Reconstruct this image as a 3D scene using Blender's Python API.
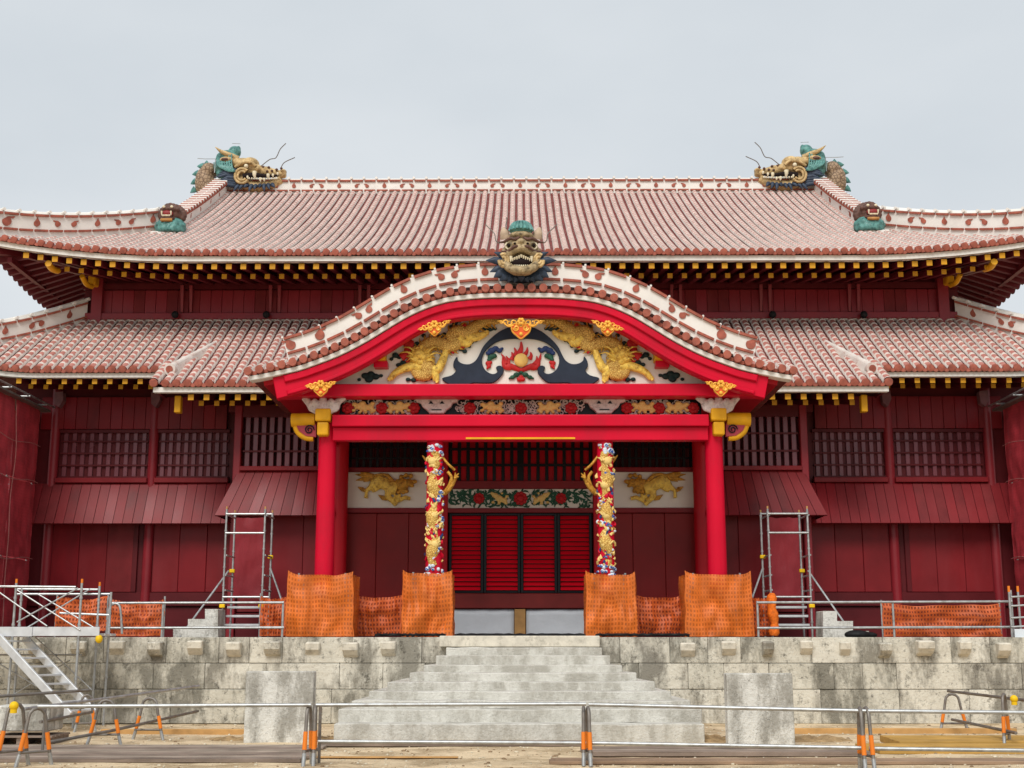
import bpy, bmesh, math, random
from mathutils import Vector, Matrix, Euler, noise
from mathutils.geometry import tessellate_polygon
R = math.radians
random.seed(7)
for o in list(bpy.data.objects): bpy.data.objects.remove(o, do_unlink=True)
S = bpy.context.scene
C = S.collection

# ------------------------------------------------------------------ camera, sky, sun, exposure
EYE = Vector((0, 0, 1.6)); FPX = 1300.0
cam = bpy.data.cameras.new('camera'); co = bpy.data.objects.new('camera', cam); C.objects.link(co)
co.location = EYE; co.rotation_euler = (R(90 + 11.22), 0, R(0.375))
cam.sensor_width = 36; cam.lens = FPX / 1024 * 36; cam.clip_end = 3000; cam.clip_start = .1
S.camera = co
w = bpy.data.worlds.new('World'); S.world = w; w.use_nodes = True
nt = w.node_tree; nt.nodes.clear()
wo = nt.nodes.new('ShaderNodeOutputWorld'); bg = nt.nodes.new('ShaderNodeBackground')
sky = nt.nodes.new('ShaderNodeTexSky'); sky.sky_type = 'NISHITA'; sky.sun_disc = False
SUN_EL, SUN_AZ = 46, 194
sky.sun_elevation = R(SUN_EL); sky.sun_rotation = R(SUN_AZ); sky.dust_density = 3; sky.air_density = 1.2
tc = nt.nodes.new('ShaderNodeTexCoord'); mp = nt.nodes.new('ShaderNodeMapping'); mp.inputs['Scale'].default_value = (1.2, 1.2, 2.6)
nz = nt.nodes.new('ShaderNodeTexNoise'); nz.inputs['Scale'].default_value = 1.6; nz.inputs['Detail'].default_value = 5
rp = nt.nodes.new('ShaderNodeValToRGB'); rp.color_ramp.elements[0].position = .25; rp.color_ramp.elements[1].position = .75
rp.color_ramp.elements[0].color = (5.0, 5.5, 5.95, 1); rp.color_ramp.elements[1].color = (6.75, 7.05, 7.3, 1)
mx = nt.nodes.new('ShaderNodeMix'); mx.data_type = 'RGBA'; mx.inputs[0].default_value = .96   # an overcast: the cloud deck hides nearly all blue
nt.links.new(tc.outputs['Generated'], mp.inputs[0]); nt.links.new(mp.outputs[0], nz.inputs['Vector'])
nt.links.new(nz.outputs['Fac'], rp.inputs[0]); nt.links.new(sky.outputs[0], mx.inputs[6]); nt.links.new(rp.outputs[0], mx.inputs[7])
nt.links.new(mx.outputs[2], bg.inputs[0]); bg.inputs[1].default_value = .083; nt.links.new(bg.outputs[0], wo.inputs[0])
sl = bpy.data.lights.new('sun', 'SUN'); sl.energy = 1.9; sl.angle = R(32); sl.color = (1, .97, .92)
so = bpy.data.objects.new('sun', sl); C.objects.link(so)
sd = Vector((math.sin(R(SUN_AZ)) * math.cos(R(SUN_EL)), math.cos(R(SUN_AZ)) * math.cos(R(SUN_EL)), math.sin(R(SUN_EL))))
so.rotation_euler = (-sd).to_track_quat('-Z', 'Y').to_euler()
S.view_settings.view_transform = 'Standard'; S.view_settings.look = 'None'; S.view_settings.exposure = .50; S.view_settings.gamma = 1

# ------------------------------------------------------------------ helpers
CR = co.rotation_euler.to_matrix()
def P(px, py, Y):                     # point of the photograph on the facade plane standing at distance Y
    d = CR @ Vector(((px - 512) / FPX, (384 - py) / FPX, -1))
    return EYE + d * (Y / d.y)
def XP(px, Y, py=500): return P(px, py, Y).x
def ZP(py, Y, px=520): return P(px, py, Y).z

MATS = {}
def mat(name, col, rough=.55, var=.12, scale=2.0, bump=0, bscale=60, metallic=0, dirt=None, dscale=3, damt=.5, streak=1, spec=.22, sx=1):
    m = bpy.data.materials.new(name); m.use_nodes = True; t = m.node_tree; b = t.nodes['Principled BSDF']
    b.inputs['Roughness'].default_value = rough; b.inputs['Metallic'].default_value = metallic
    b.inputs['Specular IOR Level'].default_value = spec
    tc = t.nodes.new('ShaderNodeTexCoord'); n = t.nodes.new('ShaderNodeTexNoise'); n.inputs['Scale'].default_value = scale; n.inputs['Detail'].default_value = 5
    r = t.nodes.new('ShaderNodeValToRGB'); e = r.color_ramp.elements; e[0].position = .3; e[1].position = .7
    e[0].color = tuple(c * (1 - var) for c in col) + (1,); e[1].color = tuple(min(1, c * (1 + var)) for c in col) + (1,)
    t.links.new(tc.outputs['Object'], n.inputs['Vector']); t.links.new(n.outputs['Fac'], r.inputs[0])
    out = r.outputs[0]
    if dirt:  # second colour mixed in by noise: dirt, and crevice shade on the dragon clay
        mpn = t.nodes.new('ShaderNodeMapping'); mpn.inputs['Scale'].default_value = (sx, 1, 1 / streak)
        n2 = t.nodes.new('ShaderNodeTexNoise'); n2.inputs['Scale'].default_value = dscale; n2.inputs['Detail'].default_value = 9; n2.inputs['Roughness'].default_value = .68
        t.links.new(tc.outputs['Object'], mpn.inputs[0]); t.links.new(mpn.outputs[0], n2.inputs['Vector'])
        r2 = t.nodes.new('ShaderNodeValToRGB'); r2.color_ramp.elements[0].position = .5; r2.color_ramp.elements[1].position = .66
        r2.color_ramp.elements[0].color = (0, 0, 0, 1); r2.color_ramp.elements[1].color = (damt,) * 3 + (1,)
        mix = t.nodes.new('ShaderNodeMix'); mix.data_type = 'RGBA'; mix.inputs[7].default_value = dirt + (1,)
        t.links.new(n2.outputs['Fac'], r2.inputs[0]); t.links.new(r2.outputs[0], mix.inputs[0]); t.links.new(out, mix.inputs[6]); out = mix.outputs[2]
    t.links.new(out, b.inputs['Base Color'])
    n4 = t.nodes.new('ShaderNodeMapRange'); n4.inputs['To Min'].default_value = max(.05, rough - .1); n4.inputs['To Max'].default_value = min(1, rough + .1)
    t.links.new(n.outputs['Fac'], n4.inputs[0]); t.links.new(n4.outputs[0], b.inputs['Roughness'])
    if bump:
        n3 = t.nodes.new('ShaderNodeTexNoise'); n3.inputs['Scale'].default_value = bscale; n3.inputs['Detail'].default_value = 4
        bp = t.nodes.new('ShaderNodeBump'); bp.inputs['Strength'].default_value = bump; bp.inputs['Distance'].default_value = .02
        t.links.new(tc.outputs['Object'], n3.inputs['Vector']); t.links.new(n3.outputs['Fac'], bp.inputs['Height']); t.links.new(bp.outputs[0], b.inputs['Normal'])
    MATS[name] = m; return m

maroon = mat('maroon lacquer', (.20, .014, .018), .40, .16, 1.3, .08, 30, spec=.2, dirt=(.22, .03, .035), dscale=.8, damt=.45, streak=4)
maroon_b = mat('worn maroon lacquer', (.17, .016, .019), .42, .25, 1.8, .1, 30, spec=.2, dirt=(.21, .035, .035), dscale=1.3, damt=.4, streak=5)
maroon_c = mat('fresh maroon lacquer', (.22, .012, .017), .33, .12, 1.1, .08, 30, spec=.22, dirt=(.13, .012, .016), dscale=1.0, damt=.5, streak=4)
maroon_dk = mat('dark maroon lacquer', (.10, .009, .012), .45, .15, 1.5)
maroon_up = mat('lightened maroon lacquer', (.24, .018, .026), .34, .15, 1.2, spec=.32, dirt=(.22, .035, .04), dscale=.7, damt=.4, streak=3)  # base colour lightened to offset the shade under the eaves
mat('maroon lacquer with sky sheen', (.18, .05, .065), .3, .15, 2, spec=.5)  # sky reflection on the glossy maroon bars, put into the base colour
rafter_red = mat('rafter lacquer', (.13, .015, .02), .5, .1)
red = mat('vermilion lacquer', (.58, .005, .028), .36, .08, .8, dirt=(.42, .012, .03), dscale=1.1, damt=.6, streak=2, spec=.12)
red_dk = mat('deep red lacquer', (.45, .006, .015), .4, .1, 1)
louver_red = mat('louver red lacquer', (.72, .006, .02), .35, .1, 1)
black = mat('black lacquer', (.008, .009, .012), .35, .1)
navy = mat('blue black paint', (.018, .026, .045), .5, .15, 6)
white = mat('white plaster', (.76, .73, .68), .85, .06, 1.5, .15, 40, dirt=(.58, .53, .48), dscale=2.2, damt=.3, streak=1)
panelw = mat('white panel paint', (.78, .74, .67), .6, .05, 2)
carvew = mat('pale carved wood', (.62, .54, .52), .6, .12, 8, dirt=(.2, .14, .14), dscale=14, damt=.6)
terra = mat('terracotta tile', (.34, .098, .065), .7, .28, 5, .2, 50, dirt=(.16, .05, .04), dscale=9, damt=.5)
terra_pan = mat('channel tile', (.17, .035, .03), .75, .25, 4, dirt=(.40, .28, .24), dscale=7, damt=.25)
gold = mat('gold leaf', (.90, .57, .11), .34, .25, 14, .5, 55, metallic=.12, dirt=(.22, .07, .015), dscale=11, damt=.75)  # dark red noise patches act as crevices in the gold
gold_dk = mat('shade darkened gold leaf', (.55, .28, .04), .4, .35, 18, .7, 50, metallic=.12, dirt=(.16, .05, .01), dscale=12, damt=.75)  # gold darkened in its base colour to hold the shade on the claws
gold_lt = mat('pale gold paint', (.80, .58, .20), .45, .2, 16, .3, 50, dirt=(.35, .12, .03), dscale=16, damt=.5)
yellow = mat('yellow paint', (.72, .36, .012), .45, .12, 4)
rafter_yel = mat('rafter end yellow', (.58, .28, .014), .5, .2, 3)
orange_red = mat('orange ornament paint', (.70, .10, .02), .45, .1)
green = mat('leaf green paint', (.02, .085, .05), .5, .4, 12)
bluep = mat('cobalt paint', (.03, .10, .38), .5, .3, 12)
pale_blue = mat('pale cloud paint', (.62, .68, .74), .5, .1, 8)
stone = mat('coral limestone', (.47, .435, .36), .92, .22, 1.6, .5, 25, dirt=(.085, .075, .06), dscale=2.1, damt=.8, streak=2.4)
stone_new = mat('fresh limestone', (.64, .59, .49), .9, .14, 5, .35, 22, dirt=(.2, .18, .14), dscale=7, damt=.5)
concrete = mat('weathered concrete', (.43, .42, .39), .9, .16, 2.5, .35, 30, dirt=(.2, .18, .15), dscale=1.6, damt=.7, streak=.35)
block_conc = mat('pitted concrete block', (.47, .46, .43), .9, .12, 3, .4, 24, dirt=(.12, .11, .095), dscale=3.4, damt=.75, streak=2.2)
steel = mat('galvanised steel', (.42, .43, .43), .42, .2, 10, metallic=.7, dirt=(.2, .15, .11), dscale=8, damt=.35)
alu = mat('aluminium plank', (.62, .63, .64), .45, .12, 5, metallic=.5)
steel_dk = mat('dull steel pipe', (.22, .20, .18), .55, .2, 9, metallic=.6, dirt=(.16, .09, .05), dscale=6, damt=.5)
orange_tape = mat('orange sleeve', (.75, .20, .02), .5, .1)
yel_clamp = mat('yellow cap', (.80, .50, .01), .5, .1)
wood = mat('grey timber', (.23, .175, .14), .85, .3, 2, .3, 30, dirt=(.09, .065, .05), dscale=7, damt=.8, streak=.3, sx=.07)
wood_b = mat('pale weathered timber', (.31, .25, .20), .85, .3, 2, .3, 30, dirt=(.12, .085, .06), dscale=7, damt=.8, streak=.3, sx=.07)
wood_lt = mat('sawn timber', (.48, .27, .10), .75, .2, 4)
wood_yel = mat('yellow formwork board', (.46, .27, .07), .7, .2, 2, dirt=(.22, .12, .04), dscale=6, damt=.7, streak=.3, sx=.08)
sheet = mat('white vinyl sheet', (.66, .70, .74), .35, .06, 2, .4, 6)
tarp_red = mat('dark red sheet', (.24, .022, .03), .5, .2, 1.2, .5, 5)
blackc = mat('black rubber', (.012, .012, .013), .6, .2)
teal = mat('teal glaze', (.10, .25, .225), .3, .4, 8, .7, 24, dirt=(.02, .08, .09), dscale=9, damt=.8)
tan = mat('tan fired clay', (.54, .38, .18), .45, .35, 7, .8, 26, dirt=(.14, .075, .03), dscale=8, damt=.75)  # dark noise in the dirt slot stands in for shaded crevices
bronze_clay = mat('bronze fired clay', (.36, .27, .15), .45, .35, 9, .8, 34, dirt=(.06, .04, .02), dscale=11, damt=.9)  # crevice shade of the face is painted in as dark noise
brownclay = mat('brown clay', (.12, .06, .045), .5, .35, 8, .4, 24)
pinkclay = mat('dull pink clay', (.46, .34, .24), .6, .2, 8)
ivory = mat('ivory clay', (.72, .64, .46), .5, .1, 8)
slate = mat('slate blue glaze', (.035, .05, .08), .45, .3, 8)
mouth = mat('dark mouth', (.012, .006, .006), .8, .1)

def scales(name, col, dark, sc):
    m = mat(name, col, .55, .2, 8); t = m.node_tree; b = t.nodes['Principled BSDF']
    v = t.nodes.new('ShaderNodeTexVoronoi'); v.inputs['Scale'].default_value = sc; v.feature = 'DISTANCE_TO_EDGE'
    tcn = [n for n in t.nodes if n.type == 'TEX_COORD'][0]; t.links.new(tcn.outputs['Object'], v.inputs['Vector'])
    r = t.nodes.new('ShaderNodeValToRGB'); r.color_ramp.elements[0].color = (1, 1, 1, 1); r.color_ramp.elements[1].color = (0, 0, 0, 1); r.color_ramp.elements[1].position = .16
    t.links.new(v.outputs['Distance'], r.inputs[0])
    mix = t.nodes.new('ShaderNodeMix'); mix.data_type = 'RGBA'; mix.inputs[7].default_value = dark + (1,)
    src = b.inputs['Base Color'].links[0].from_socket
    t.links.new(r.outputs[0], mix.inputs[0]); t.links.new(src, mix.inputs[6]); t.links.new(mix.outputs[2], b.inputs['Base Color'])
    bp = t.nodes.new('ShaderNodeBump'); bp.inputs['Strength'].default_value = .6; bp.inputs['Distance'].default_value = .04
    t.links.new(v.outputs['Distance'], bp.inputs['Height']); t.links.new(bp.outputs[0], b.inputs['Normal'])
    return m
scaly = scales('scaly brown clay', (.36, .25, .16), (.12, .07, .045), 8)
gold_scale = scales('scaly gold leaf', (.78, .52, .14), (.34, .14, .02), 24)

def barrel_mat(name='plastered barrel tile', lo=.13, hi=.90, amt=.92):
    m = bpy.data.materials.new(name); m.use_nodes = True; t = m.node_tree; b = t.nodes['Principled BSDF']; b.inputs['Roughness'].default_value = .8
    N = t.nodes.new; L = t.links.new
    uv = N('ShaderNodeUVMap'); sp = N('ShaderNodeSeparateXYZ'); L(uv.outputs[0], sp.inputs[0])
    tc = N('ShaderNodeTexCoord'); nz = N('ShaderNodeTexNoise'); nz.inputs['Scale'].default_value = 11; nz.inputs['Detail'].default_value = 3; L(tc.outputs['Object'], nz.inputs['Vector'])
    def M(op, a, bb=None, clamp=False):
        n = N('ShaderNodeMath'); n.operation = op; n.use_clamp = clamp
        for i, x in enumerate((a, bb)):
            if x is None: continue
            if isinstance(x, (int, float)): n.inputs[i].default_value = x
            else: L(x, n.inputs[i])
        return n.outputs[0]
    nn = M('MULTIPLY', M('SUBTRACT', nz.outputs['Fac'], .5), .28)
    fr = M('FRACT', sp.outputs[1]); fr2 = M('ADD', fr, nn)
    u = M('ABSOLUTE', M('SUBTRACT', sp.outputs[0], .5)); 
    # the bare tile shows as a tongue between the plastered joints
    tongue = M('ADD', fr2, M('MULTIPLY', M('MULTIPLY', u, u), 1.5))
    a = M('MULTIPLY', M('SUBTRACT', tongue, lo), 14, True); c = M('MULTIPLY', M('SUBTRACT', hi, fr2), 14, True)
    d = M('MULTIPLY', M('SUBTRACT', .33, M('ADD', u, nn)), 14, True)
    mask = M('MULTIPLY', M('MULTIPLY', M('MULTIPLY', a, c), d), amt)
    nz2 = N('ShaderNodeTexNoise'); nz2.inputs['Scale'].default_value = 3; nz2.inputs['Detail'].default_value = 6; L(tc.outputs['Object'], nz2.inputs['Vector'])
    r1 = N('ShaderNodeValToRGB'); r1.color_ramp.elements[0].position = .3; r1.color_ramp.elements[1].position = .7
    r1.color_ramp.elements[0].color = (.62, .55, .50, 1); r1.color_ramp.elements[1].color = (.77, .70, .64, 1)
    r2 = N('ShaderNodeValToRGB'); r2.color_ramp.elements[0].position = .3; r2.color_ramp.elements[1].position = .7
    r2.color_ramp.elements[0].color = (.33, .085, .06, 1); r2.color_ramp.elements[1].color = (.50, .17, .13, 1)
    L(nz2.outputs['Fac'], r1.inputs[0]); L(nz2.outputs['Fac'], r2.inputs[0])
    mix = N('ShaderNodeMix'); mix.data_type = 'RGBA'; L(mask, mix.inputs[0]); L(r1.outputs[0], mix.inputs[6]); L(r2.outputs[0], mix.inputs[7])
    L(mix.outputs[2], b.inputs['Base Color'])
    return m
barrel = barrel_mat(); barrel_up = barrel_mat('washed barrel tile', amt=.74)

def net_mat(name, col, cell, thick, gapcol=None, alpha=True, back=.35):
    m = bpy.data.materials.new(name); m.use_nodes = True; t = m.node_tree; b = t.nodes['Principled BSDF']; b.inputs['Roughness'].default_value = .6
    N = t.nodes.new; L = t.links.new
    uv = N('ShaderNodeUVMap'); sp = N('ShaderNodeSeparateXYZ'); L(uv.outputs[0], sp.inputs[0])
    outs = []
    for i, cc in ((0, cell), (1, cell * 1.5)):
        a = N('ShaderNodeMath'); a.operation = 'DIVIDE'; L(sp.outputs[i], a.inputs[0]); a.inputs[1].default_value = cc
        f = N('ShaderNodeMath'); f.operation = 'FRACT'; L(a.outputs[0], f.inputs[0])
        l = N('ShaderNodeMath'); l.operation = 'LESS_THAN'; L(f.outputs[0], l.inputs[0]); l.inputs[1].default_value = thick; outs.append(l.outputs[0])
    mxx = N('ShaderNodeMath'); mxx.operation = 'MAXIMUM'; L(outs[0], mxx.inputs[0]); L(outs[1], mxx.inputs[1])
    tc = N('ShaderNodeTexCoord'); nz = N('ShaderNodeTexNoise'); nz.inputs['Scale'].default_value = 3; nz.inputs['Detail'].default_value = 4; L(tc.outputs['Object'], nz.inputs['Vector'])
    r = N('ShaderNodeValToRGB'); r.color_ramp.elements[0].position = .3; r.color_ramp.elements[1].position = .7
    r.color_ramp.elements[0].color = tuple(c * .75 for c in col) + (1,); r.color_ramp.elements[1].color = tuple(min(1, c * 1.2) for c in col) + (1,)
    L(nz.outputs['Fac'], r.inputs[0]); L(r.outputs[0], b.inputs['Base Color'])
    tr = N('ShaderNodeBsdfTransparent'); ms = N('ShaderNodeMixShader'); mr = N('ShaderNodeMapRange')
    mr.inputs['To Min'].default_value = back; mr.inputs['To Max'].default_value = 1; L(mxx.outputs[0], mr.inputs[0]); L(mr.outputs[0], ms.inputs[0])
    L(tr.outputs[0], ms.inputs[1]); L(b.outputs[0], ms.inputs[2]); L(ms.outputs[0], t.nodes['Material Output'].inputs[0])
    return m
net_or = net_mat('orange netting', (.50, .09, .012), .065, .45, back=.35)
net_or_dense = net_mat('doubled orange netting', (.62, .135, .008), .062, .45, back=.6)
net_red = net_mat('red scaffold mesh', (.46, .04, .055), .05, .55, back=.88)

class MB:
    def __init__(s): s.v = []; s.f = []; s.m = []; s.uv = []; s.hasuv = False
    def add(s, vs, fs, m=0, uvs=None):
        b = len(s.v); s.v += [Vector(v) for v in vs]
        for i, f in enumerate(fs):
            s.f.append([b + k for k in f]); s.m.append(m)
            s.uv.append([uvs[k] for k in f] if uvs else None)
        if uvs: s.hasuv = True
    def box(s, x0, x1, y0, y1, z0, z1, m=0):
        if x0 > x1: x0, x1 = x1, x0
        if z0 > z1: z0, z1 = z1, z0
        if y0 > y1: y0, y1 = y1, y0
        s.add([(x0, y0, z0), (x1, y0, z0), (x1, y1, z0), (x0, y1, z0), (x0, y0, z1), (x1, y0, z1), (x1, y1, z1), (x0, y1, z1)],
              [(3, 2, 1, 0), (4, 5, 6, 7), (0, 1, 5, 4), (1, 2, 6, 5), (2, 3, 7, 6), (3, 0, 4, 7)], m)
    def pbox(s, x0, x1, y0, y1, Y, d0, d1, m=0):      # photo rectangle on plane Y, from depth Y+d0 to Y+d1
        xm = (y0 + y1) / 2
        s.box(P(x0, xm, Y).x, P(x1, xm, Y).x, Y + d0, Y + d1, ZP(y1, Y), ZP(y0, Y), m)
    def bar(s, p, q, w, h, m=0, up=(0, 0, 1)):
        p = Vector(p); q = Vector(q); t = (q - p).normalized(); u = Vector(up)
        if abs(t.dot(u)) > .99: u = Vector((0, 1, 0))
        a = t.cross(u).normalized() * w / 2; b = a.cross(t).normalized() * h / 2
        s.add([p - a - b, p + a - b, p + a + b, p - a + b, q - a - b, q + a - b, q + a + b, q - a + b],
              [(0, 1, 2, 3), (7, 6, 5, 4), (0, 4, 5, 1), (1, 5, 6, 2), (2, 6, 7, 3), (3, 7, 4, 0)], m)
    def tube(s, pts, r, n=8, m=0, flat=1.0, flatdir=(0, 1, 0)):
        pts = [Vector(p) for p in pts]; k = len(pts)
        rs = r if isinstance(r, (list, tuple)) else [r] * k
        t0 = (pts[1] - pts[0]).normalized(); u = Vector((0, 0, 1)) if abs(t0.z) < .9 else Vector((0, 1, 0))
        a = t0.cross(u).normalized(); vs = []; fd = Vector(flatdir)
        for i in range(k):
            t = ((pts[min(i + 1, k - 1)] - pts[max(i - 1, 0)])).normalized()
            a = (a - t * a.dot(t)).normalized(); b = t.cross(a)
            for j in range(n):
                g = 2 * math.pi * j / n; o = (a * math.cos(g) + b * math.sin(g)) * rs[i]
                if flat != 1: o -= fd * o.dot(fd) * (1 - flat)
                vs.append(pts[i] + o)
        fs = [(i * n + j, i * n + (j + 1) % n, (i + 1) * n + (j + 1) % n, (i + 1) * n + j) for i in range(k - 1) for j in range(n)]
        fs += [tuple(range(n - 1, -1, -1)), tuple((k - 1) * n + j for j in range(n))]
        s.add(vs, fs, m)
    def ell(s, c, r, m=0, nu=12, nv=8, rot=None):
        c = Vector(c); r = Vector(r) if hasattr(r, '__len__') else Vector((r, r, r)); M = Euler(rot).to_matrix() if rot else Matrix.Identity(3)
        vs = [c + M @ Vector((0, 0, -r.z))]
        for i in range(1, nv):
            ph = -math.pi / 2 + math.pi * i / nv
            for j in range(nu):
                g = 2 * math.pi * j / nu; vs.append(c + M @ Vector((r.x * math.cos(ph) * math.cos(g), r.y * math.cos(ph) * math.sin(g), r.z * math.sin(ph))))
        vs.append(c + M @ Vector((0, 0, r.z))); e = len(vs) - 1
        fs = [(0, 1 + (j + 1) % nu, 1 + j) for j in range(nu)]
        for i in range(nv - 2):
            a = 1 + i * nu; fs += [(a + j, a + (j + 1) % nu, a + nu + (j + 1) % nu, a + nu + j) for j in range(nu)]
        a = 1 + (nv - 2) * nu; fs += [(a + j, a + (j + 1) % nu, e) for j in range(nu)]
        s.add(vs, fs, m)
    def prism(s, poly, y0, y1, m=0, inset=0):         # outline in (x, z), from depth y0 (front) to y1
        n = len(poly); ar = sum(poly[i][0] * poly[(i + 1) % n][1] - poly[(i + 1) % n][0] * poly[i][1] for i in range(n))
        if ar < 0: poly = poly[::-1]
        front = poly
        if inset:
            front = []
            for i in range(n):
                a = Vector(poly[i - 1]); b = Vector(poly[i]); c = Vector(poly[(i + 1) % n]); t = (c - a)
                nn = Vector((-t.y, t.x)); nn = nn.normalized() if nn.length > 1e-9 else nn; front.append(b + nn * inset)
        vs = [(p[0], y0, p[1]) for p in front] + [(p[0], y0 + abs(inset), p[1]) for p in poly] + [(p[0], y1, p[1]) for p in poly]
        fs = [(i, (i + 1) % n, n + (i + 1) % n, n + i)[::-1] for i in range(n)] + [(n + i, n + (i + 1) % n, 2 * n + (i + 1) % n, 2 * n + i)[::-1] for i in range(n)]
        for tri in tessellate_polygon([[Vector((p[0], p[1], 0)) for p in front]]):
            a, b, c = tri
            cr = (Vector(front[b]) - Vector(front[a])).cross(Vector(front[c]) - Vector(front[a])) if False else ((front[b][0] - front[a][0]) * (front[c][1] - front[a][1]) - (front[b][1] - front[a][1]) * (front[c][0] - front[a][0]))
            if cr < 0: a, c = c, a
            fs.append((a, b, c)); fs.append((2 * n + c, 2 * n + b, 2 * n + a))
        s.add(vs, fs, m)
    def disc(s, c, axis, r, h, n=12, m=0):
        c = Vector(c); ax = Vector(axis).normalized(); s.tube([c, c + ax * h], r, n, m)
    def build(s, name, mats, parent=None, bevel=0, smooth=None, sculpt=0, segs=1):
        off = Vector((0, 0, 0)); p = parent
        while p: off += p.location; p = p.parent
        me = bpy.data.meshes.new(name); me.from_pydata([v - off for v in s.v], [], s.f)
        for mm in (mats if isinstance(mats, (list, tuple)) else [mats]): me.materials.append(mm)
        me.polygons.foreach_set('material_index', s.m)
        if s.hasuv:
            ul = me.uv_layers.new(name='UVMap'); k = 0
            for uvf, f in zip(s.uv, s.f):
                for q in range(len(f)):
                    if uvf: ul.data[k].uv = uvf[q]
                    k += 1
        if smooth is not None:
            me.polygons.foreach_set('use_smooth', [True] * len(me.polygons)); me.set_sharp_from_angle(angle=R(smooth))
        me.validate(); me.update()
        o = bpy.data.objects.new(name, me); C.objects.link(o); o.parent = parent
        if bevel:
            bm_ = o.modifiers.new('bevel', 'BEVEL'); bm_.width = bevel; bm_.segments = segs; bm_.limit_method = 'ANGLE'; bm_.angle_limit = R(40)
        if sculpt:
            rm = o.modifiers.new('r', 'REMESH'); rm.mode = 'VOXEL'; rm.voxel_size = sculpt
            sm = o.modifiers.new('s', 'SMOOTH'); sm.iterations = 3; sm.factor = .5
            dg = bpy.context.evaluated_depsgraph_get(); nm = bpy.data.meshes.new_from_object(o.evaluated_get(dg)); o.modifiers.clear()
            if len(nm.vertices) > 10:
                o.data = nm; nm.name = name; nm.polygons.foreach_set('use_smooth', [True] * len(nm.polygons))
        return o

def tag(o, label, cat, group=None, kind=None):
    if label: o['label'] = label
    if cat: o['category'] = cat
    if group: o['group'] = group
    if kind: o['kind'] = kind
    return o
def thing(name, loc, label, cat, group=None):
    o = bpy.data.objects.new(name, None); o.empty_display_size = .3; C.objects.link(o); o.location = loc
    return tag(o, label, cat, group)
def copy_tree(o, parent=None):
    c = o.copy(); C.objects.link(c)
    if parent: c.parent = parent
    for ch in list(o.children): copy_tree(ch, c)
    return c
def crom(pts, n=6, closed=False):                      # smooth curve through points
    pts = [Vector(p) for p in pts]; k = len(pts); out = []
    rng = k if closed else k - 1
    for i in range(rng):
        g = (lambda j: pts[j % k]) if closed else (lambda j: pts[max(0, min(k - 1, j))])
        a, b, c, d = g(i - 1), g(i), g(i + 1), g(i + 2)
        for q in range(n):
            t = q / n
            out.append(.5 * ((2 * b) + (c - a) * t + (2 * a - 5 * b + 4 * c - d) * t * t + (3 * b - a - 3 * c + d) * t ** 3))
    if not closed: out.append(pts[-1])
    return out
def resample(pts, step):
    d = [0]
    for a, b in zip(pts, pts[1:]): d.append(d[-1] + (b - a).length)
    n = max(1, int(round(d[-1] / step))); out = []; j = 0
    for i in range(n + 1):
        s = d[-1] * i / n
        while j < len(d) - 2 and d[j + 1] < s: j += 1
        out.append(pts[j].lerp(pts[j + 1], (s - d[j]) / max(1e-9, d[j + 1] - d[j])))
    return out

# ================================================================== SETTING
g = MB(); n = 60
def gz(x, y):
    return .03 * noise.noise(Vector((x * .35, y * .5, 0))) + .012 * noise.noise(Vector((x * 2.1, y * 2.1, 3)))
vs = []; xs = [-900, -300, -100, -40] + [-24 + 48 * i / 120 for i in range(121)] + [40, 100, 300, 900]
ys = [-200, -40, -5, 4] + [8 + 20 * i / 70 for i in range(71)] + [40, 70, 150, 400, 1500]
for y in ys:
    for x in xs: vs.append((x, y, gz(x, y) if abs(x) < 24 and 5 < y < 27 else 0))
k = len(xs); g.add(vs, [(j * k + i, j * k + i + 1, (j + 1) * k + i + 1, (j + 1) * k + i) for j in range(len(ys) - 1) for i in range(k - 1)])

peb = MB(); random.seed(77)
for i in range(4500):
    y = random.uniform(15.5, 26.4); x = random.uniform(-.44, .44) * y; r = random.choice((.006, .007, .008, .01, .012, .014, .022)) * random.uniform(.7, 1.3); peb.ell((x, y, gz(x, y) + r * .2), (r * random.uniform(.8, 1.5), r * random.uniform(.8, 1.5), r * .7), 0 if random.random() < .7 else 1, 6, 4)
tag(peb.build('gravel', [mat('pale pebble', (.55, .48, .36), .9, .3, 20), mat('brown pebble', (.25, .17, .10), .9, .3, 20)], smooth=180), 'loose pebbles and dirt clods scattered over the sandy ground', 'gravel', kind='stuff')

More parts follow.
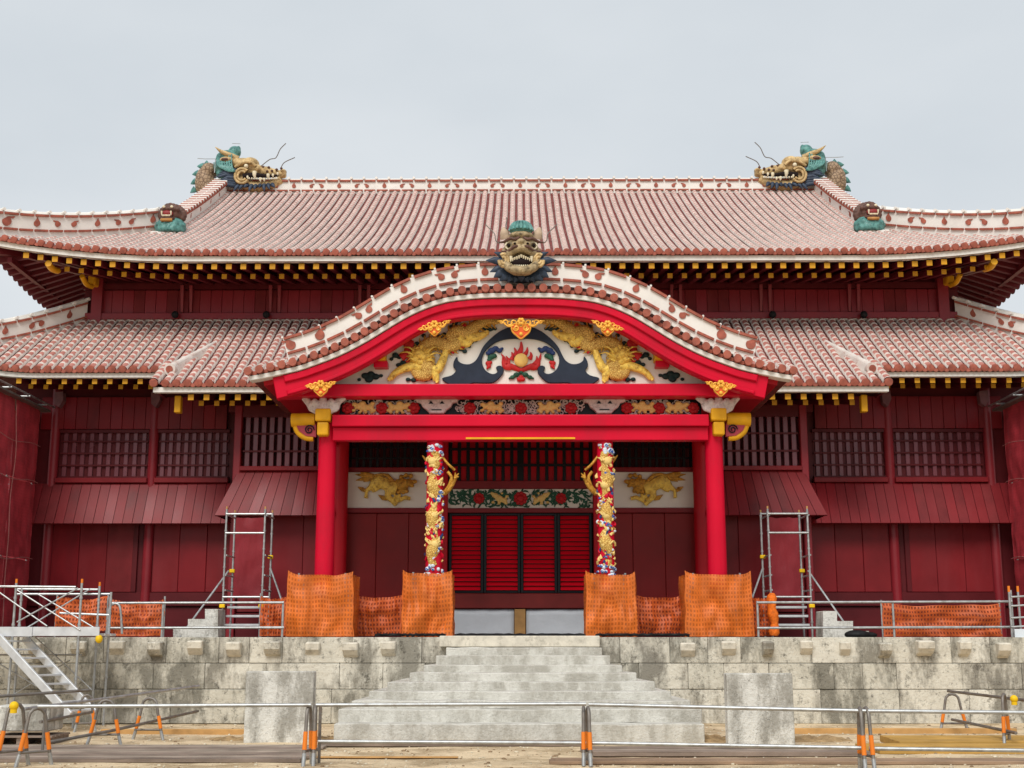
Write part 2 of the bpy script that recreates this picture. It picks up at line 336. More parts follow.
# ------------------------------------------------------------------ stone terrace
def rock(name, light, mid, dark, pit=.6, sc=1.0):
    m = bpy.data.materials.new(name); m.use_nodes = True; t = m.node_tree; b = t.nodes['Principled BSDF']; b.inputs['Roughness'].default_value = .93; b.inputs['Specular IOR Level'].default_value = .2
    N = t.nodes.new; L = t.links.new; tc = N('ShaderNodeTexCoord')
    def nz(scale, det, ro, stretch=(1, 1, 1)):
        mp_ = N('ShaderNodeMapping'); mp_.inputs['Scale'].default_value = stretch; n_ = N('ShaderNodeTexNoise'); n_.inputs['Scale'].default_value = scale * sc; n_.inputs['Detail'].default_value = det; n_.inputs['Roughness'].default_value = ro
        L(tc.outputs['Object'], mp_.inputs[0]); L(mp_.outputs[0], n_.inputs['Vector']); return n_.outputs['Fac']
    def ramp(f, a, c, v0, v1):
        r = N('ShaderNodeValToRGB'); r.color_ramp.elements[0].position = a; r.color_ramp.elements[1].position = c; r.color_ramp.elements[0].color = v0; r.color_ramp.elements[1].color = v1; L(f, r.inputs[0]); return r.outputs[0]
    def mix(f, a, c):
        x = N('ShaderNodeMix'); x.data_type = 'RGBA'; L(f, x.inputs[0])
        for k_, v in ((6, a), (7, c)):
            if isinstance(v, tuple): x.inputs[k_].default_value = v + (1,)
            else: L(v, x.inputs[k_])
        return x.outputs[2]
    W0, W1 = (0, 0, 0, 1), (1, 1, 1, 1)
    base = mix(ramp(nz(2.2, 8, .65), .35, .65, W0, W1), light, mid)
    streaks = ramp(nz(1.25, 10, .74, (1, 1, .42)), .455, .575, W0, (.78, .78, .78, 1)); c1 = mix(streaks, base, dark)
    blot = ramp(nz(4.2, 11, .82), .535, .62, W0, (pit, pit, pit, 1)); c2 = mix(blot, c1, tuple(d * .6 for d in dark))
    specks = ramp(nz(19, 7, .8), .61, .68, W0, (pit, pit, pit, 1)); c3 = mix(specks, c2, tuple(d * .55 for d in dark))
    L(c3, b.inputs['Base Color'])
    mu = N('ShaderNodeMath'); mu.operation = 'MULTIPLY_ADD'; mu.inputs[1].default_value = -.8; L(specks, mu.inputs[0]); L(nz(12, 8, .7), mu.inputs[2])
    bp = N('ShaderNodeBump'); bp.inputs['Strength'].default_value = .8; bp.inputs['Distance'].default_value = .04; L(mu.outputs[0], bp.inputs['Height']); L(bp.outputs[0], b.inputs['Normal']); return m
sand = rock('sandy gravel', (.74, .59, .39), (.62, .48, .31), (.34, .245, .14), .4, .8)
tag(g.build('ground', sand, smooth=180), 'pale tan sandy gravel ground in front of the palace', 'ground', kind='structure')
stone = rock('old coral limestone', (.72, .675, .57), (.57, .53, .44), (.14, .125, .10), .8)
stone_light = rock('pale coral limestone', (.74, .70, .60), (.60, .56, .47), (.15, .135, .105), .8, .95)
stone_dark = rock('stained coral limestone', (.67, .63, .53), (.52, .485, .40), (.125, .115, .09), .85, 1.1)
block_conc = rock('pitted pale concrete', (.74, .72, .66), (.65, .635, .58), (.27, .25, .21), .6, 1.5)
concrete = rock('step concrete', (.68, .66, .60), (.57, .55, .49), (.40, .375, .32), .22, 1.6)
YT, ZT = 26.7, 1.7
ter = thing('stone_terrace', (0, YT, 0), 'long weathered grey limestone terrace wall with projecting stone spouts under the red palace', 'terrace')
m = MB(); random.seed(3)
courses = [(0.0, .668), (.671, 1.178), (1.181, ZT - .005)]
for ci, (z0, z1) in enumerate(courses):
    x = -17 - random.random()
    while x < 17:
        wd = random.uniform(.55, 1.5) * (1.15 if ci == 0 else 1)
        j = random.uniform(-.012, .012); zz = 0
        m.box(x + .003, x + wd - .003, YT + j, YT + .6, z0 + .003 + (zz if ci else 0), z1 - .003 + (zz if ci < 2 else 0), random.choice((0, 0, 0, 1, 1, 2, 2))); x += wd
m.build('wall', [stone, stone_light, stone_dark], ter, bevel=.009)
m = MB(); m.box(-17, 17, YT + .5, 60, .3, ZT - .012); m.build('terrace_floor', mat('terrace paving', (.2, .18, .16), .9, .2, 2), ter)
for px in [36, 77, 115, 155, 194, 233, 272, 312, 350, 388, 688, 729, 768, 807, 846, 885, 925, 965, 1004]:
    x = XP(px, YT - .15, 645); m = MB(); random.seed(px)
    hw = random.uniform(.10, .165); zt = 1.64 - random.uniform(0, .05); d = random.uniform(.12, .30)
    pts = [(-d, zt - .02), (-d + .02, zt - .16), (-d + .12, zt - .26), (.05, zt - .33), (.05, zt)]
    vs = [(x - hw * (1 if i < 3 else .9), YT + a, b) for i, (a, b) in enumerate(pts)] + [(x + hw, YT + a, b) for a, b in pts]
    m.add(vs, [(0, 1, 2, 3, 4), (9, 8, 7, 6, 5)] + [(i, 5 + i, 5 + (i + 1) % 5, (i + 1) % 5) for i in range(5)])
    m.build('spout', [stone_new if px not in (77, 155, 272, 768, 885) else stone], ter, bevel=.02)

# ------------------------------------------------------------------ steps
st = thing('stone_staircase', (0, 24.3, 0), 'grey fan shaped concrete staircase widening from the terrace down to the sandy ground', 'stairs')
tops = [(21.75, 738, 724, 336, 702), (22.3, 0, 709.5, 340, 700), (22.75, 0, 701, 353, 689), (23.3, 0, 691.5, 370, 670), (23.9, 0, 682, 388, 654), (24.5, 0, 673, 410, 636), (25.1, 0, 665, 424, 622), (25.7, 0, 655.5, 436, 610), (26.2, 0, 647.5, 446, 602)]
m = MB()
for i, (Y, _, py, xl, xr) in enumerate(tops):
    z = ZP(py, Y); hw = (xr - xl) / 2 / FPX * (Y * .981)
    xc = XP((xl + xr) / 2, Y, py)
    Yb = 26.69 if i == len(tops) - 1 else 26.68 - .002 * i
    hb = hw - (0.12 if i else 0)
    zb = -.05 if i == 0 else ZP(tops[i - 1][2], tops[i - 1][0]) - .004
    poly = [(xc - hw, Y), (xc + hw, Y), (xc + hb, Yb), (xc - hb, Yb)]
    vs = [(a, b, zb) for a, b in poly] + [(a, b, z) for a, b in poly]
    # slightly irregular front edge
    cols = 14; vs = []
    for zz in (zb, z):
        for q in range(cols + 1):
            f = q / cols; vs.append((xc - hw + 2 * hw * f, Y + .05 * noise.noise(Vector((f * 9, i * 3.1, 0))), zz + (.022 * noise.noise(Vector((f * 7, i * 1.7, 5))) if zz == z else 0)))
    nb = len(vs); vs += [(xc - hb, Yb, zb), (xc + hb, Yb, zb), (xc - hb, Yb, z), (xc + hb, Yb, z)]
    c1 = cols + 1
    fs = [(q, q + 1, c1 + q + 1, c1 + q) for q in range(cols)] + [(c1 + q, c1 + q + 1, nb + 3, nb + 2) if q == cols // 2 else (c1 + q, c1 + q + 1, nb + 3 if q > cols // 2 else nb + 2) for q in range(cols)]
    fs += [(nb, 0, c1, nb + 2), (cols, nb + 1, nb + 3, c1 + cols)]
    m.add(vs, fs)
m.build('steps', concrete, st, bevel=.012)
m = MB(); m.box(XP(441, 26.4), XP(598, 26.4), 26.38, 26.695, ZP(647, 26.4) - .0, ZT + .02); m.build('landing_slab', stone_new, st, bevel=.015)

# ------------------------------------------------------------------ stone blocks
def block(px0, px1, ptop, pbase, label, seed):
    Y = 1300 * 1.6 / (pbase - 642.5); r = thing('concrete_block', (XP((px0 + px1) / 2, Y, 700), Y + .5, 0), label, 'plinth', 'concrete plinth blocks before the steps')
    m = MB(); m.box(XP(px0, Y, 700), XP(px1, Y, 700), Y, Y + .28, -.03, ZP(ptop, Y)); m.build('block', block_conc, r, bevel=.015, segs=2); return r
block(245, 313, 671.5, 738, 'square pitted grey concrete block left of the staircase, in front of the terrace wall', 1)
block(727, 793.5, 673.5, 741, 'square pitted grey concrete block right of the staircase, in front of the terrace wall', 2)

# ================================================================== THE PALACE HALL
hall = thing('palace_hall', (0, 33, ZT), 'large red lacquered palace hall with double tiled roofs and a curved gable porch', 'palace')
YW, YC, YU = 33.0, 31.8, 34.2            # outer wall, central block, upper storey
def bx(mb, s, px0, px1, py0, py1, Y, d0, d1, m=0):
    a = XP(px0, Y); b = XP(px1, Y); mb.box(s * a, s * b, Y + d0, Y + d1, ZP(py1, Y), ZP(py0, Y), m)
def boards(mb, s, px0, px1, py0, py1, Y, d0, d1, wd=.32, m=None, gap=.008):
    a = XP(px0, Y); b = XP(px1, Y); k = max(1, round(abs(b - a) / wd)); z0 = ZP(py1, Y); z1 = ZP(py0, Y)
    for i in range(k):
        u = a + (b - a) * i / k + gap / 2; v = a + (b - a) * (i + 1) / k - gap / 2; j = random.uniform(-.004, .004)
        mb.box(s * u, s * v, Y + d0 + j, Y + d1, z0, z1, random.choice((0, 0, 1, 2)) if m is None else m)
random.seed(11)
m = MB()
m.box(-13.1, 13.1, YW + .1, YW + .6, ZT, 8.6); m.box(-12.4, -12.1, YW + .6, 50, ZT, 9); m.box(12.1, 12.4, YW + .6, 50, ZT, 9); m.box(-12.4, 12.4, 50, 50.3, ZT, 9)
m.build('wall_core', maroon_dk, hall)
m = MB(); m.box(-7.1, 7.1, YC + .26, YW + .2, ZT, 8.2); m.build('wall_core', maroon_dk, hall)

for s in (-1, 1):
    s = -s                              # left half is measured, the right half mirrors it
    # outer bays
    m = MB(); boards(m, s, 36, 224, 397, 429, YW, -.06, .2, .30); m.build('frieze_boards', [maroon, maroon_b, maroon_c], hall, bevel=.008)
    for a, b, nb in ((57, 145, 10), (156, 226, 9)):
        fr = MB(); bx(fr, s, a - 1, b + 1, 429.5, 432.5, YW, -.04, .26); bx(fr, s, a - 1, b + 1, 476, 478, YW, -.02, .26)
        wf = fr.build('window', maroon_dk, hall)
        m = MB(); xa, xb = XP(a, YW), XP(b, YW)
        for i in range(nb):
            x = xa + (xb - xa) * (i + .5) / nb; m.box(s * (x - .055), s * (x + .055), YW + .03, YW + .13, ZP(477, YW), ZP(431, YW))
        m.build('lattice_bars', MATS['maroon lacquer with sky sheen'], wf, bevel=.01)
        m = MB()
        for py in (441, 453, 465): bx(m, s, a, b, py - .9, py + .9, YW, .0, .06)
        m.build('lattice_rails', maroon_dk, wf)
        m = MB(); bx(m, s, a - 2, b + 2, 478, 483, YW, -.14, .2); m.build('sill', maroon, wf, bevel=.012)
        m = MB(); bx(m, s, a, b, 432, 477, YW, .08, .2); m.build('backing', maroon_dk, wf)
    for px in (50.5, 150.5):
        m = MB(); x = XP(px, YW) * s; m.tube([(x, YW + .02, ZT), (x, YW + .02, 8.3)], .125, 14); m.build('post', maroon_up, hall, smooth=50)
    # flared skirt of boards below the windows
    m = MB(); xa, xb = XP(34, YW), XP(236, YW); k = 21; zt = ZP(483.5, YW); zb = ZP(523, YW - .55)
    for i in range(k):
        u = s * (xa + (xb - xa) * i / k); v = s * (xa + (xb - xa) * (i + 1) / k)
        if u > v: u, v = v, u
        u += .006; v -= .006; j = random.uniform(0, .008)
        m.add([(u, YW - .06 - j, zt), (v, YW - .06 - j, zt), (v, YW - .55 - j, zb), (u, YW - .55 - j, zb), (u, YW + .0, zt), (v, YW + .0, zt), (v, YW - .49, zb - .02), (u, YW - .49, zb - .02)],
              [(0, 3, 2, 1), (4, 5, 6, 7), (0, 1, 5, 4), (2, 3, 7, 6), (1, 2, 6, 5), (0, 4, 7, 3)], random.choice((0, 0, 1, 2)))
    m.build('skirt_boards', [maroon, maroon_b, maroon_c], hall)
    m = MB()
    for a, b in ((54, 137), (154, 236)): boards(m, s, a, b, 500, 592, YW, .04, .26, .72)
    m.build('wall_panel', [maroon, maroon_b, maroon_c], hall, bevel=.01)
    m = MB(); bx(m, s, 34, 236, 592.5, 606, YW, -.02, .26); bx(m, s, 34, 236, 607, 640, YW, .05, .26); m.build('base_rail', maroon_dk, hall, bevel=.01)
    for px in (137.5, 153):
        m = MB(); bx(m, s, px - 2.5, px + 2.5, 500, 592, YW, .03, .2); m.build('door_jamb', maroon_dk, hall, bevel=.01)
    # central block, outer side
    a, b, nb = 241, 330, 11
    fr = MB(); bx(fr, s, a - 1, b, 412, 417, YC, -.04, .26); wf = fr.build('window', maroon_dk, hall)
    m = MB(); xa, xb = XP(a, YC), XP(b, YC)
    for i in range(nb):
        x = xa + (xb - xa) * (i + .5) / nb; m.box(s * (x - .06), s * (x + .06), YC + .02, YC + .13, ZP(467, YC), ZP(405, YC))
    m.build('lattice_bars', MATS['maroon lacquer with sky sheen'], wf, bevel=.01)
    m = MB()
    for py in (433.5, 451): bx(m, s, a, b, py - .9, py + .9, YC, -.01, .05)
    m.build('lattice_rails', maroon_dk, wf)
    m = MB(); bx(m, s, a - 2, b, 466.5, 471, YC, -.14, .2); m.build('sill', maroon, wf, bevel=.012)
    m = MB(); bx(m, s, 225, 330, 385, 412, YC, -.03, .26); m.build('head_beam', maroon_dk, hall)
    m = MB(); bx(m, s, 232, 239.5, 405, 640, YC, -.08, .3); m.build('corner_post', maroon_up, hall, bevel=.02)
    m = MB(); zt = ZP(471.5, YC); zb = ZP(515, YC - .55); k = 11
    for i in range(k):
        f0, f1 = i / k, (i + 1) / k; T0 = s * (XP(237, YC) * (1 - f0) + XP(335, YC) * f0); T1 = s * (XP(237, YC) * (1 - f1) + XP(335, YC) * f1)
        B0 = s * (XP(215, YC - .55) * (1 - f0) + XP(335, YC - .55) * f0); B1 = s * (XP(215, YC - .55) * (1 - f1) + XP(335, YC - .55) * f1)
        e = .006 * s
        T0 += e; T1 -= e; B0 += e; B1 -= e; j = random.uniform(0, .008)
        vs = [(T0, YC - .05 - j, zt), (T1, YC - .05 - j, zt), (B1, YC - .55 - j, zb), (B0, YC - .55 - j, zb), (T0, YC + .02, zt), (T1, YC + .02, zt), (B1, YC - .48, zb - .02), (B0, YC - .48, zb - .02)]
        m.add(vs, [(0, 3, 2, 1), (4, 5, 6, 7), (0, 1, 5, 4), (2, 3, 7, 6), (1, 2, 6, 5), (0, 4, 7, 3)], random.choice((0, 0, 1, 2)))
    xo = XP(237, YC) * s; xb_ = XP(215, YC - .55) * s
    m.add([(xo, YC - .05, zt), (xo, YC + 1.1, zt), (xb_, YC + 1.1, zb), (xb_, YC - .55, zb)], [(0, 1, 2, 3)])
    m.build('skirt_boards', [maroon, maroon_b, maroon_c], hall)
    m = MB(); boards(m, s, 240, 336, 500, 612, YC, .06, .24, .8); m.build('wall_panel', [maroon, maroon_b, maroon_c], hall, bevel=.01)
    m = MB(); bx(m, s, 240, 336, 613, 640, YC, .0, .24); m.build('base_rail', maroon_dk, hall, bevel=.01)
    # porch side bay: transom lattice, lion panel, panelled wall
    m = MB()
    for i in range(14):
        px = 349 + (438 - 349) * i / 13; bx(m, s, px - 1.3, px + 1.3, 430, 469, YC, .06, .14)
    for py in (447, 458): bx(m, s, 347, 440, py - 1, py + 1, YC, .02, .05)
    m.build('transom_lattice', black, hall)
    m = MB(); bx(m, s, 345, 441, 467.5, 472, YC, -.06, .2); bx(m, s, 345, 441, 508, 513, YC, -.06, .2); bx(m, s, 345, 441, 430, 433, YC, -.02, .2); m.build('rail', maroon, hall, bevel=.01)
    m = MB(); bx(m, s, 344, 441, 472.2, 507.8, YC, .02, .2); pan = m.build('lion_panel', panelw, hall)
    m = MB(); boards(m, s, 345, 441, 513.2, 612, YC, .03, .24, .84); m.build('wall_panel', mat('brown red lacquer', (.22, .012, .012), .4, .15, 1.2) if 'brown red lacquer' not in MATS else MATS['brown red lacquer'], hall, bevel=.01)
    m = MB(); bx(m, s, 345, 441, 613, 640, YC, -.02, .24); m.build('base_rail', maroon_dk, hall)
    # gold running lion on the panel (head toward the doors)
    def q(zx, zy): 
        p = P(335 + zx / 10.24, 460 + zy / 10.24, YC); return Vector((p.x * s, YC - .0, p.z))
    m = MB(); D = Vector((0, -.05, 0))
    m.tube([q(390, 225) + D, q(440, 225) + D, q(500, 240) + D, q(560, 275) + D, q(640, 300) + D], [.10, .175, .155, .15, .17], 12, flat=.55)
    m.tube([q(410, 240) + D, q(370, 285) + D, q(325, 315) + D, q(322, 350) + D, q(318, 395) + D], [.13, .085, .05, .045, .055], 8, flat=.6)
    m.tube([q(450, 260) + D, q(410, 310) + D, q(380, 320) + D], [.11, .06, .05], 8, flat=.6)
    m.tube([q(560, 310) + D, q(540, 375) + D, q(590, 420) + D, q(630, 465) + D], [.12, .085, .07, .06], 8, flat=.6)
    m.tube([q(640, 360) + D, q(660, 415) + D, q(720, 385) + D, q(775, 400) + D], [.11, .07, .06, .055], 8, flat=.6)
    m.build('lion_relief', gold, pan, sculpt=.018)
    m = MB()
    m.ell(q(690, 255) + D * 1.4, (.175, .09, .165)); m.ell(q(760, 235) + D * 1.8, (.10, .09, .10)); m.ell(q(815, 225) + D * 1.6, (.075, .06, .055)); m.ell(q(790, 270) + D * 1.6, (.06, .05, .04))
    for zx, zy in ((640, 220), (650, 290), (680, 175), (730, 160), (780, 165), (700, 330), (650, 330), (735, 320)): m.ell(q(zx, zy) + D, (.06, .06, .06), nu=8, nv=6)
    m.build('lion_mane', gold_dk, pan, sculpt=.016)
    m = MB()
    for e in ((210, 150), (215, 210), (260, 130), (290, 225), (330, 215)):
        m.tube([q(400, 165) + D * .6, q((400 + e[0]) / 2, (175 + e[1]) / 2) + D, q(*e) + D * .5], [.05, .06, .008], 7, flat=.5)
    m.tube([q(400, 165) + D * .6, q(470, 150) + D, q(540, 160) + D, q(590, 215) + D, q(620, 240) + D], [.04, .035, .05, .05, .04], 7, flat=.6)
    m.tube([q(235, 278) + D * .5, q(280, 300) + D, q(310, 320) + D], [.01, .055, .04], 7, flat=.5)
    m.tube([q(445, 360) + D * .5, q(490, 390) + D, q(540, 400) + D], [.01, .06, .05], 7, flat=.5)
    m.build('lion_tail', gold_dk, pan, smooth=60)
    # rear round post and door post of the porch
    m = MB(); x = s * XP(340, 31.5); m.tube([(x, 31.5, ZT), (x, 31.5, 7.4)], .19, 18); m.build('rear_column', red_dk, hall, smooth=60)
    m = MB(); bx(m, s, 441.5, 448, 425, 612, YC, -.1, .2); m.build('door_post', red_dk, hall, bevel=.015)

# --- centre bay
m = MB(); m.pbox(448, 592.5, 430, 482, YC, .16, .2); m.build('transom_panes', louver_red, hall)
m = MB()
for i in range(17):
    px = 450.5 + (590.5 - 450.5) * i / 16; wd = 4 if i == 8 else 2.0; m.pbox(px - wd / 1.2, px + wd / 1.2, 430, 482, YC, .03, .15)
for py in (449, 465): m.pbox(448, 592.5, py - 1.4, py + 1.4, YC, .01, .028)
m.build('transom_lattice', black, hall, bevel=.006)
m = MB(); m.pbox(447, 593.5, 481, 489, YC, -.08, .2); m.pbox(447, 593.5, 508.3, 513, YC, -.08, .2); m.build('door_rail', maroon, hall, bevel=.012)
m = MB(); m.pbox(448, 592.5, 489.2, 508.1, YC, .0, .2); ff = m.build('flower_frieze', panelw, hall)
lf, rf, gf = MB(), MB(), MB(); random.seed(5)
def fp(px, py, d=-.02): v = P(px, py, YC); return Vector((v.x, YC + d, v.z))
for i in range(330):
    px = random.uniform(450, 591); py = random.uniform(491, 506); c = fp(px, py); a = random.uniform(0, 6.28); l = random.uniform(.05, .10)
    dv = Vector((math.cos(a), 0, math.sin(a))); nv = Vector((-math.sin(a), 0, math.cos(a)))
    lf.tube([c - dv * l, c - dv * l * .3 + nv * .03, c + dv * l * .4 + nv * .02, c + dv * l], [.006, .026, .022, .006], 6, flat=.5)
for px, r in ((479, .13), (520.5, .16), (561, .13)):
    rf = MB(); c = fp(px, 498.5, -.03); rf.ell(c, (r * .6, .05, r * .6))
    for k in range(9): rf.ell(c + Vector((math.cos(k * .698), 0, math.sin(k * .698))) * r * .75 + Vector((0, .01, 0)), (r * .36, .035, r * .36), nu=8, nv=6)
    rf.build('flower', MATS['flower red'] if 'flower red' in MATS else mat('flower red', (.45, .015, .02), .5, .2, 20), ff, smooth=60)
for px, s in ((499, 1), (541.5, -1)):
    gf = MB()
    for dx, dy, rr in ((0, 0, .11), (-4, -3, .09), (5, 2, .09), (-6, 4, .05), (7, 5, .05), (0, 5, .05), (8, -2, .05), (-7, -5, .05), (3, -5, .04)): gf.ell(fp(px + dx * s, 498.5 + dy, -.04), (rr, .05, rr * .75), nu=8, nv=6)
    gf.build('gold_lion', gold_lt, ff, sculpt=.016)
lf.build('leaves', green, ff, smooth=60)
for a, b in ((449, 483.5), (483.9, 520.2), (520.7, 557), (557.4, 592)):
    m = MB(); m.pbox(a, a + 2.6, 513.4, 593, YC, -.01, .12); m.pbox(b - 2.6, b, 513.4, 593, YC, -.01, .12); m.pbox(a + 2.6, b - 2.6, 513.4, 515.5, YC, .0, .11); m.pbox(a + 2.6, b - 2.6, 591, 593, YC, .0, .11); m.pbox(a + 2.6, b - 2.6, 515.5, 591, YC, .1, .14)
    d = m.build('door', black, hall, bevel=.006)
    m = MB(); k = 17; za, zb = ZP(515.6, YC), ZP(590.8, YC); x0, x1 = XP(a + 2.7, YC), XP(b - 2.7, YC)
    for i in range(k):
        z = za + (zb - za) * i / k; z2 = za + (zb - za) * (i + .84) / k
        m.add([(x0, YC + .085, z), (x1, YC + .085, z), (x1, YC + .01, z2), (x0, YC + .01, z2), (x0, YC + .1, z - .01), (x1, YC + .1, z - .01), (x1, YC + .05, z2), (x0, YC + .05, z2)], [(0, 3, 2, 1), (3, 7, 6, 2), (0, 1, 5, 4)])
    m.build('louvers', louver_red, d)
m = MB(); m.pbox(447, 594, 593.5, 608.5, YC, -.12, .2); m.build('threshold_beam', mat('worn threshold lacquer', (.19, .02, .018), .5, .2, 2) , hall, bevel=.015)
m = MB(); m.pbox(514.5, 525.5, 609, 640, YC, -.08, .05); m.build('sleeper_post', wood_lt, hall, bevel=.01)
for a, b, lb in ((447, 514, 'left'), (526, 594, 'right')):
    m = MB(); k = 14; x0, x1 = XP(a, YC), XP(b, YC); z0, z1 = ZP(640, YC), ZP(609.5, YC); vs = []
    for j in range(6):
        for i in range(k + 1): vs.append((x0 + (x1 - x0) * i / k, YC - .03 + .03 * noise.noise(Vector((i * .5 + a, j * .7, 0))), z0 + (z1 - z0) * j / 5))
    m.add(vs, [(j * (k + 1) + i, j * (k + 1) + i + 1, (j + 1) * (k + 1) + i + 1, (j + 1) * (k + 1) + i) for j in range(5) for i in range(k)])
    o = m.build('vinyl_sheet', sheet, None, smooth=180); so_ = o.modifiers.new('t', 'SOLIDIFY'); so_.thickness = .01
    tag(o, 'white vinyl sheet closing the gap under the doors, %s of the wooden post' % lb, 'plastic sheet', 'white sheets under the doors')

# ------------------------------------------------------------------ upper storey wall
m = MB(); m.box(-11.9, 11.9, YU + .1, YU + .5, 9.4, 12.25); m.box(-11.9, -11.6, YU + .5, 49, 9.4, 12.6); m.box(11.6, 11.9, YU + .5, 49, 9.4, 12.6); m.box(-11.9, 11.9, 49, 49.3, 9.4, 12.6); m.build('upper_wall', maroon_dk, hall)
m = MB(); boards(m, 1, 88, 953, 289.5, 312.5, YU, .03, .2, .30); m.build('upper_boards', [maroon_up, maroon_b, maroon_up], hall, bevel=.006)
m = MB(); m.pbox(84, 957, 313, 319.5, YU, -.1, .2); m.build('upper_sill', maroon_up, hall, bevel=.015)
m = MB(); m.pbox(84, 957, 283, 289, YU, -.04, .2); m.build('upper_lintel', maroon_dk, hall)
for px in (85.5, 177, 268, 360, 681, 773, 864, 955.5):
    m = MB(); x = XP(px, YU)
    if px in (85.5, 955.5): m.box(x - .14, x + .14, YU - .14, YU + .2, 9.6, 12.2)
    else:
        for dd in (-.12, .12):
            z0, z1 = ZP(312, YU), ZP(286, YU)
            m.add([(x + dd - .045, YU - .14, z1), (x + dd + .045, YU - .14, z1), (x + dd + .03, YU - .02, z0), (x + dd - .03, YU - .02, z0), (x + dd - .045, YU + .1, z1), (x + dd + .045, YU + .1, z1), (x + dd + .03, YU + .1, z0), (x + dd - .03, YU + .1, z0)],
                  [(0, 3, 2, 1), (0, 4, 7, 3), (1, 2, 6, 5), (2, 3, 7, 6), (0, 1, 5, 4)])
    m.build('upper_post', maroon_up, hall)
    if 100 < px < 940:
        m = MB(); c = P(px - 1, 315.5, YU - .16); m.disc(c, (0, -1, 0), .07, .1, 12); m.ell(c + Vector((0, -.1, 0)), (.1, .08, .1)); m.build('wall_lamp', blackc, hall, smooth=50)

# ------------------------------------------------------------------ roofs
TL = .29
def rows(mb, path, r, upv=(0, 0, 1), seg=6):
    pts = resample(path, TL); k = len(pts); b0 = 0; vs = []; uvs = []
    for i in range(k - 1):
        t = (pts[i + 1] - pts[i]).normalized(); sd_ = t.cross(Vector(upv)).normalized(); nn = sd_.cross(t)
        for e, p in ((0, pts[i]), (1, pts[i + 1])):
            rr = r * (1 if e == 0 else .87)
            for j in range(seg + 1):
                a = math.pi * j / seg; vs.append(p + sd_ * (math.cos(a) * rr) + nn * (math.sin(a) * rr)); uvs.append((j / seg, i + (.02 if e == 0 else .98)))
    q_ = seg + 1; fs = []
    for i in range(2 * (k - 1) - 1):
        for j in range(seg): fs.append((i * q_ + j, i * q_ + j + 1, (i + 1) * q_ + j + 1, (i + 1) * q_ + j))
    mb.add(vs, fs, 0, uvs)
def caps(mb, p, out, r, drop=True, side=None, sp=.35):
    """round end tile and the crescent channel tile beside it"""
    out = Vector(out).normalized(); mb.tube([p + out * -.05, p + out * .05, p + out * .055], [r, r, r * .8], 12)
    if drop and side is not None:
        c = p + side * sp / 2; n_ = 7; vs = []
        for d in (.03, -.06):
            for j in range(n_):
                a = math.pi * j / (n_ - 1); vs.append(c + side * (math.cos(a) * sp * .34) - Vector((0, 0, math.sin(a) * .085 + .01)) + out * d)
        mb.add(vs, [tuple(range(n_)), tuple(range(2 * n_ - 1, n_ - 1, -1))] + [(j, j + n_, j + n_ + 1, j + 1) for j in range(n_ - 1)] + [(n_ - 1, 2 * n_ - 1, n_, 0)])

UE, UL, UR = 31.8, 36.2, 42.0            # upper roof: eave, gable foot, ridge
XE, XG = 13.75, 10.15
def upz(Y):
    d = Y - UE; return 11.30 + .43 * d + .0085 * d * d
def upturn(x, f): return .50 * max(0, (abs(x) - 8.6) / (XE - 8.6)) ** 2.0 * max(0, 1 - f)
def up_z(x, Y): return upz(Y) + upturn(x, (Y - UE) / (UL - UE) * .9)
def xh(Y): return XG + .22 if Y >= UL else XG + (UL - Y) / (UL - UE) * (XE - XG)
def yh(x):                                 # depth where the hip stands at this x
    return UL - (abs(x) - XG) / (XE - XG) * (UL - UE) if abs(x) > XG + .22 else UR
SP, SPL, RSP = .235, .262, .372
roofU = MB()
ny = 24
vs = []; kx = 80
for j in range(ny + 1):
    Y = UE + (UR - UE) * j / ny
    for i in range(kx + 1): x = xh(Y) * (2 * i / kx - 1); vs.append((x, Y, up_z(x, Y)))
roofU.add(vs, [(j * (kx + 1) + i, j * (kx + 1) + i + 1, (j + 1) * (kx + 1) + i + 1, (j + 1) * (kx + 1) + i) for j in range(ny) for i in range(kx)])
# back slope and side slopes (plain continuation round the house)
roofU.add([(-xh(UR), UR, upz(UR)), (xh(UR), UR, upz(UR)), (XE, 52.2, 11.3), (-XE, 52.2, 11.3)], [(0, 1, 2, 3)])
def side_z(s, x, Y):
    f = (XE - abs(x)) / (XE - XG); return up_z(XE, UE) + (up_z(XG, UL) - up_z(XE, UE)) * f
for s in (-1, 1):
    vs = []; k = 12
    for j in range(13):
        f = j / 12; x = XE + (XG - XE) * f; Ya = UE + (UL - UE) * f; Yb = 52.2 - (UL - UE) * f
        for i in range(k + 1):
            Y = Ya + (Yb - Ya) * i / k; e = max(0, 1 - min(i, k - i) / 4) ** 2
            vs.append((s * x, Y, upz(Ya) + (up_z(x, Ya) - upz(Ya)) * e))
    roofU.add(vs, [(j * (k + 1) + i, j * (k + 1) + i + 1, (j + 1) * (k + 1) + i + 1, (j + 1) * (k + 1) + i) for j in range(12) for i in range(k)])
    roofU.add([(s * XG, UL, upz(UL)), (s * XG, UR, upz(UR)), (s * XG, 47.8, upz(UL))], [(0, 1, 2)])
ru = roofU.build('upper_roof', terra_pan, hall, smooth=40)
rb, re_, rfas, rsof = MB(), MB(), MB(), MB()
nrow = int(XE / SP)
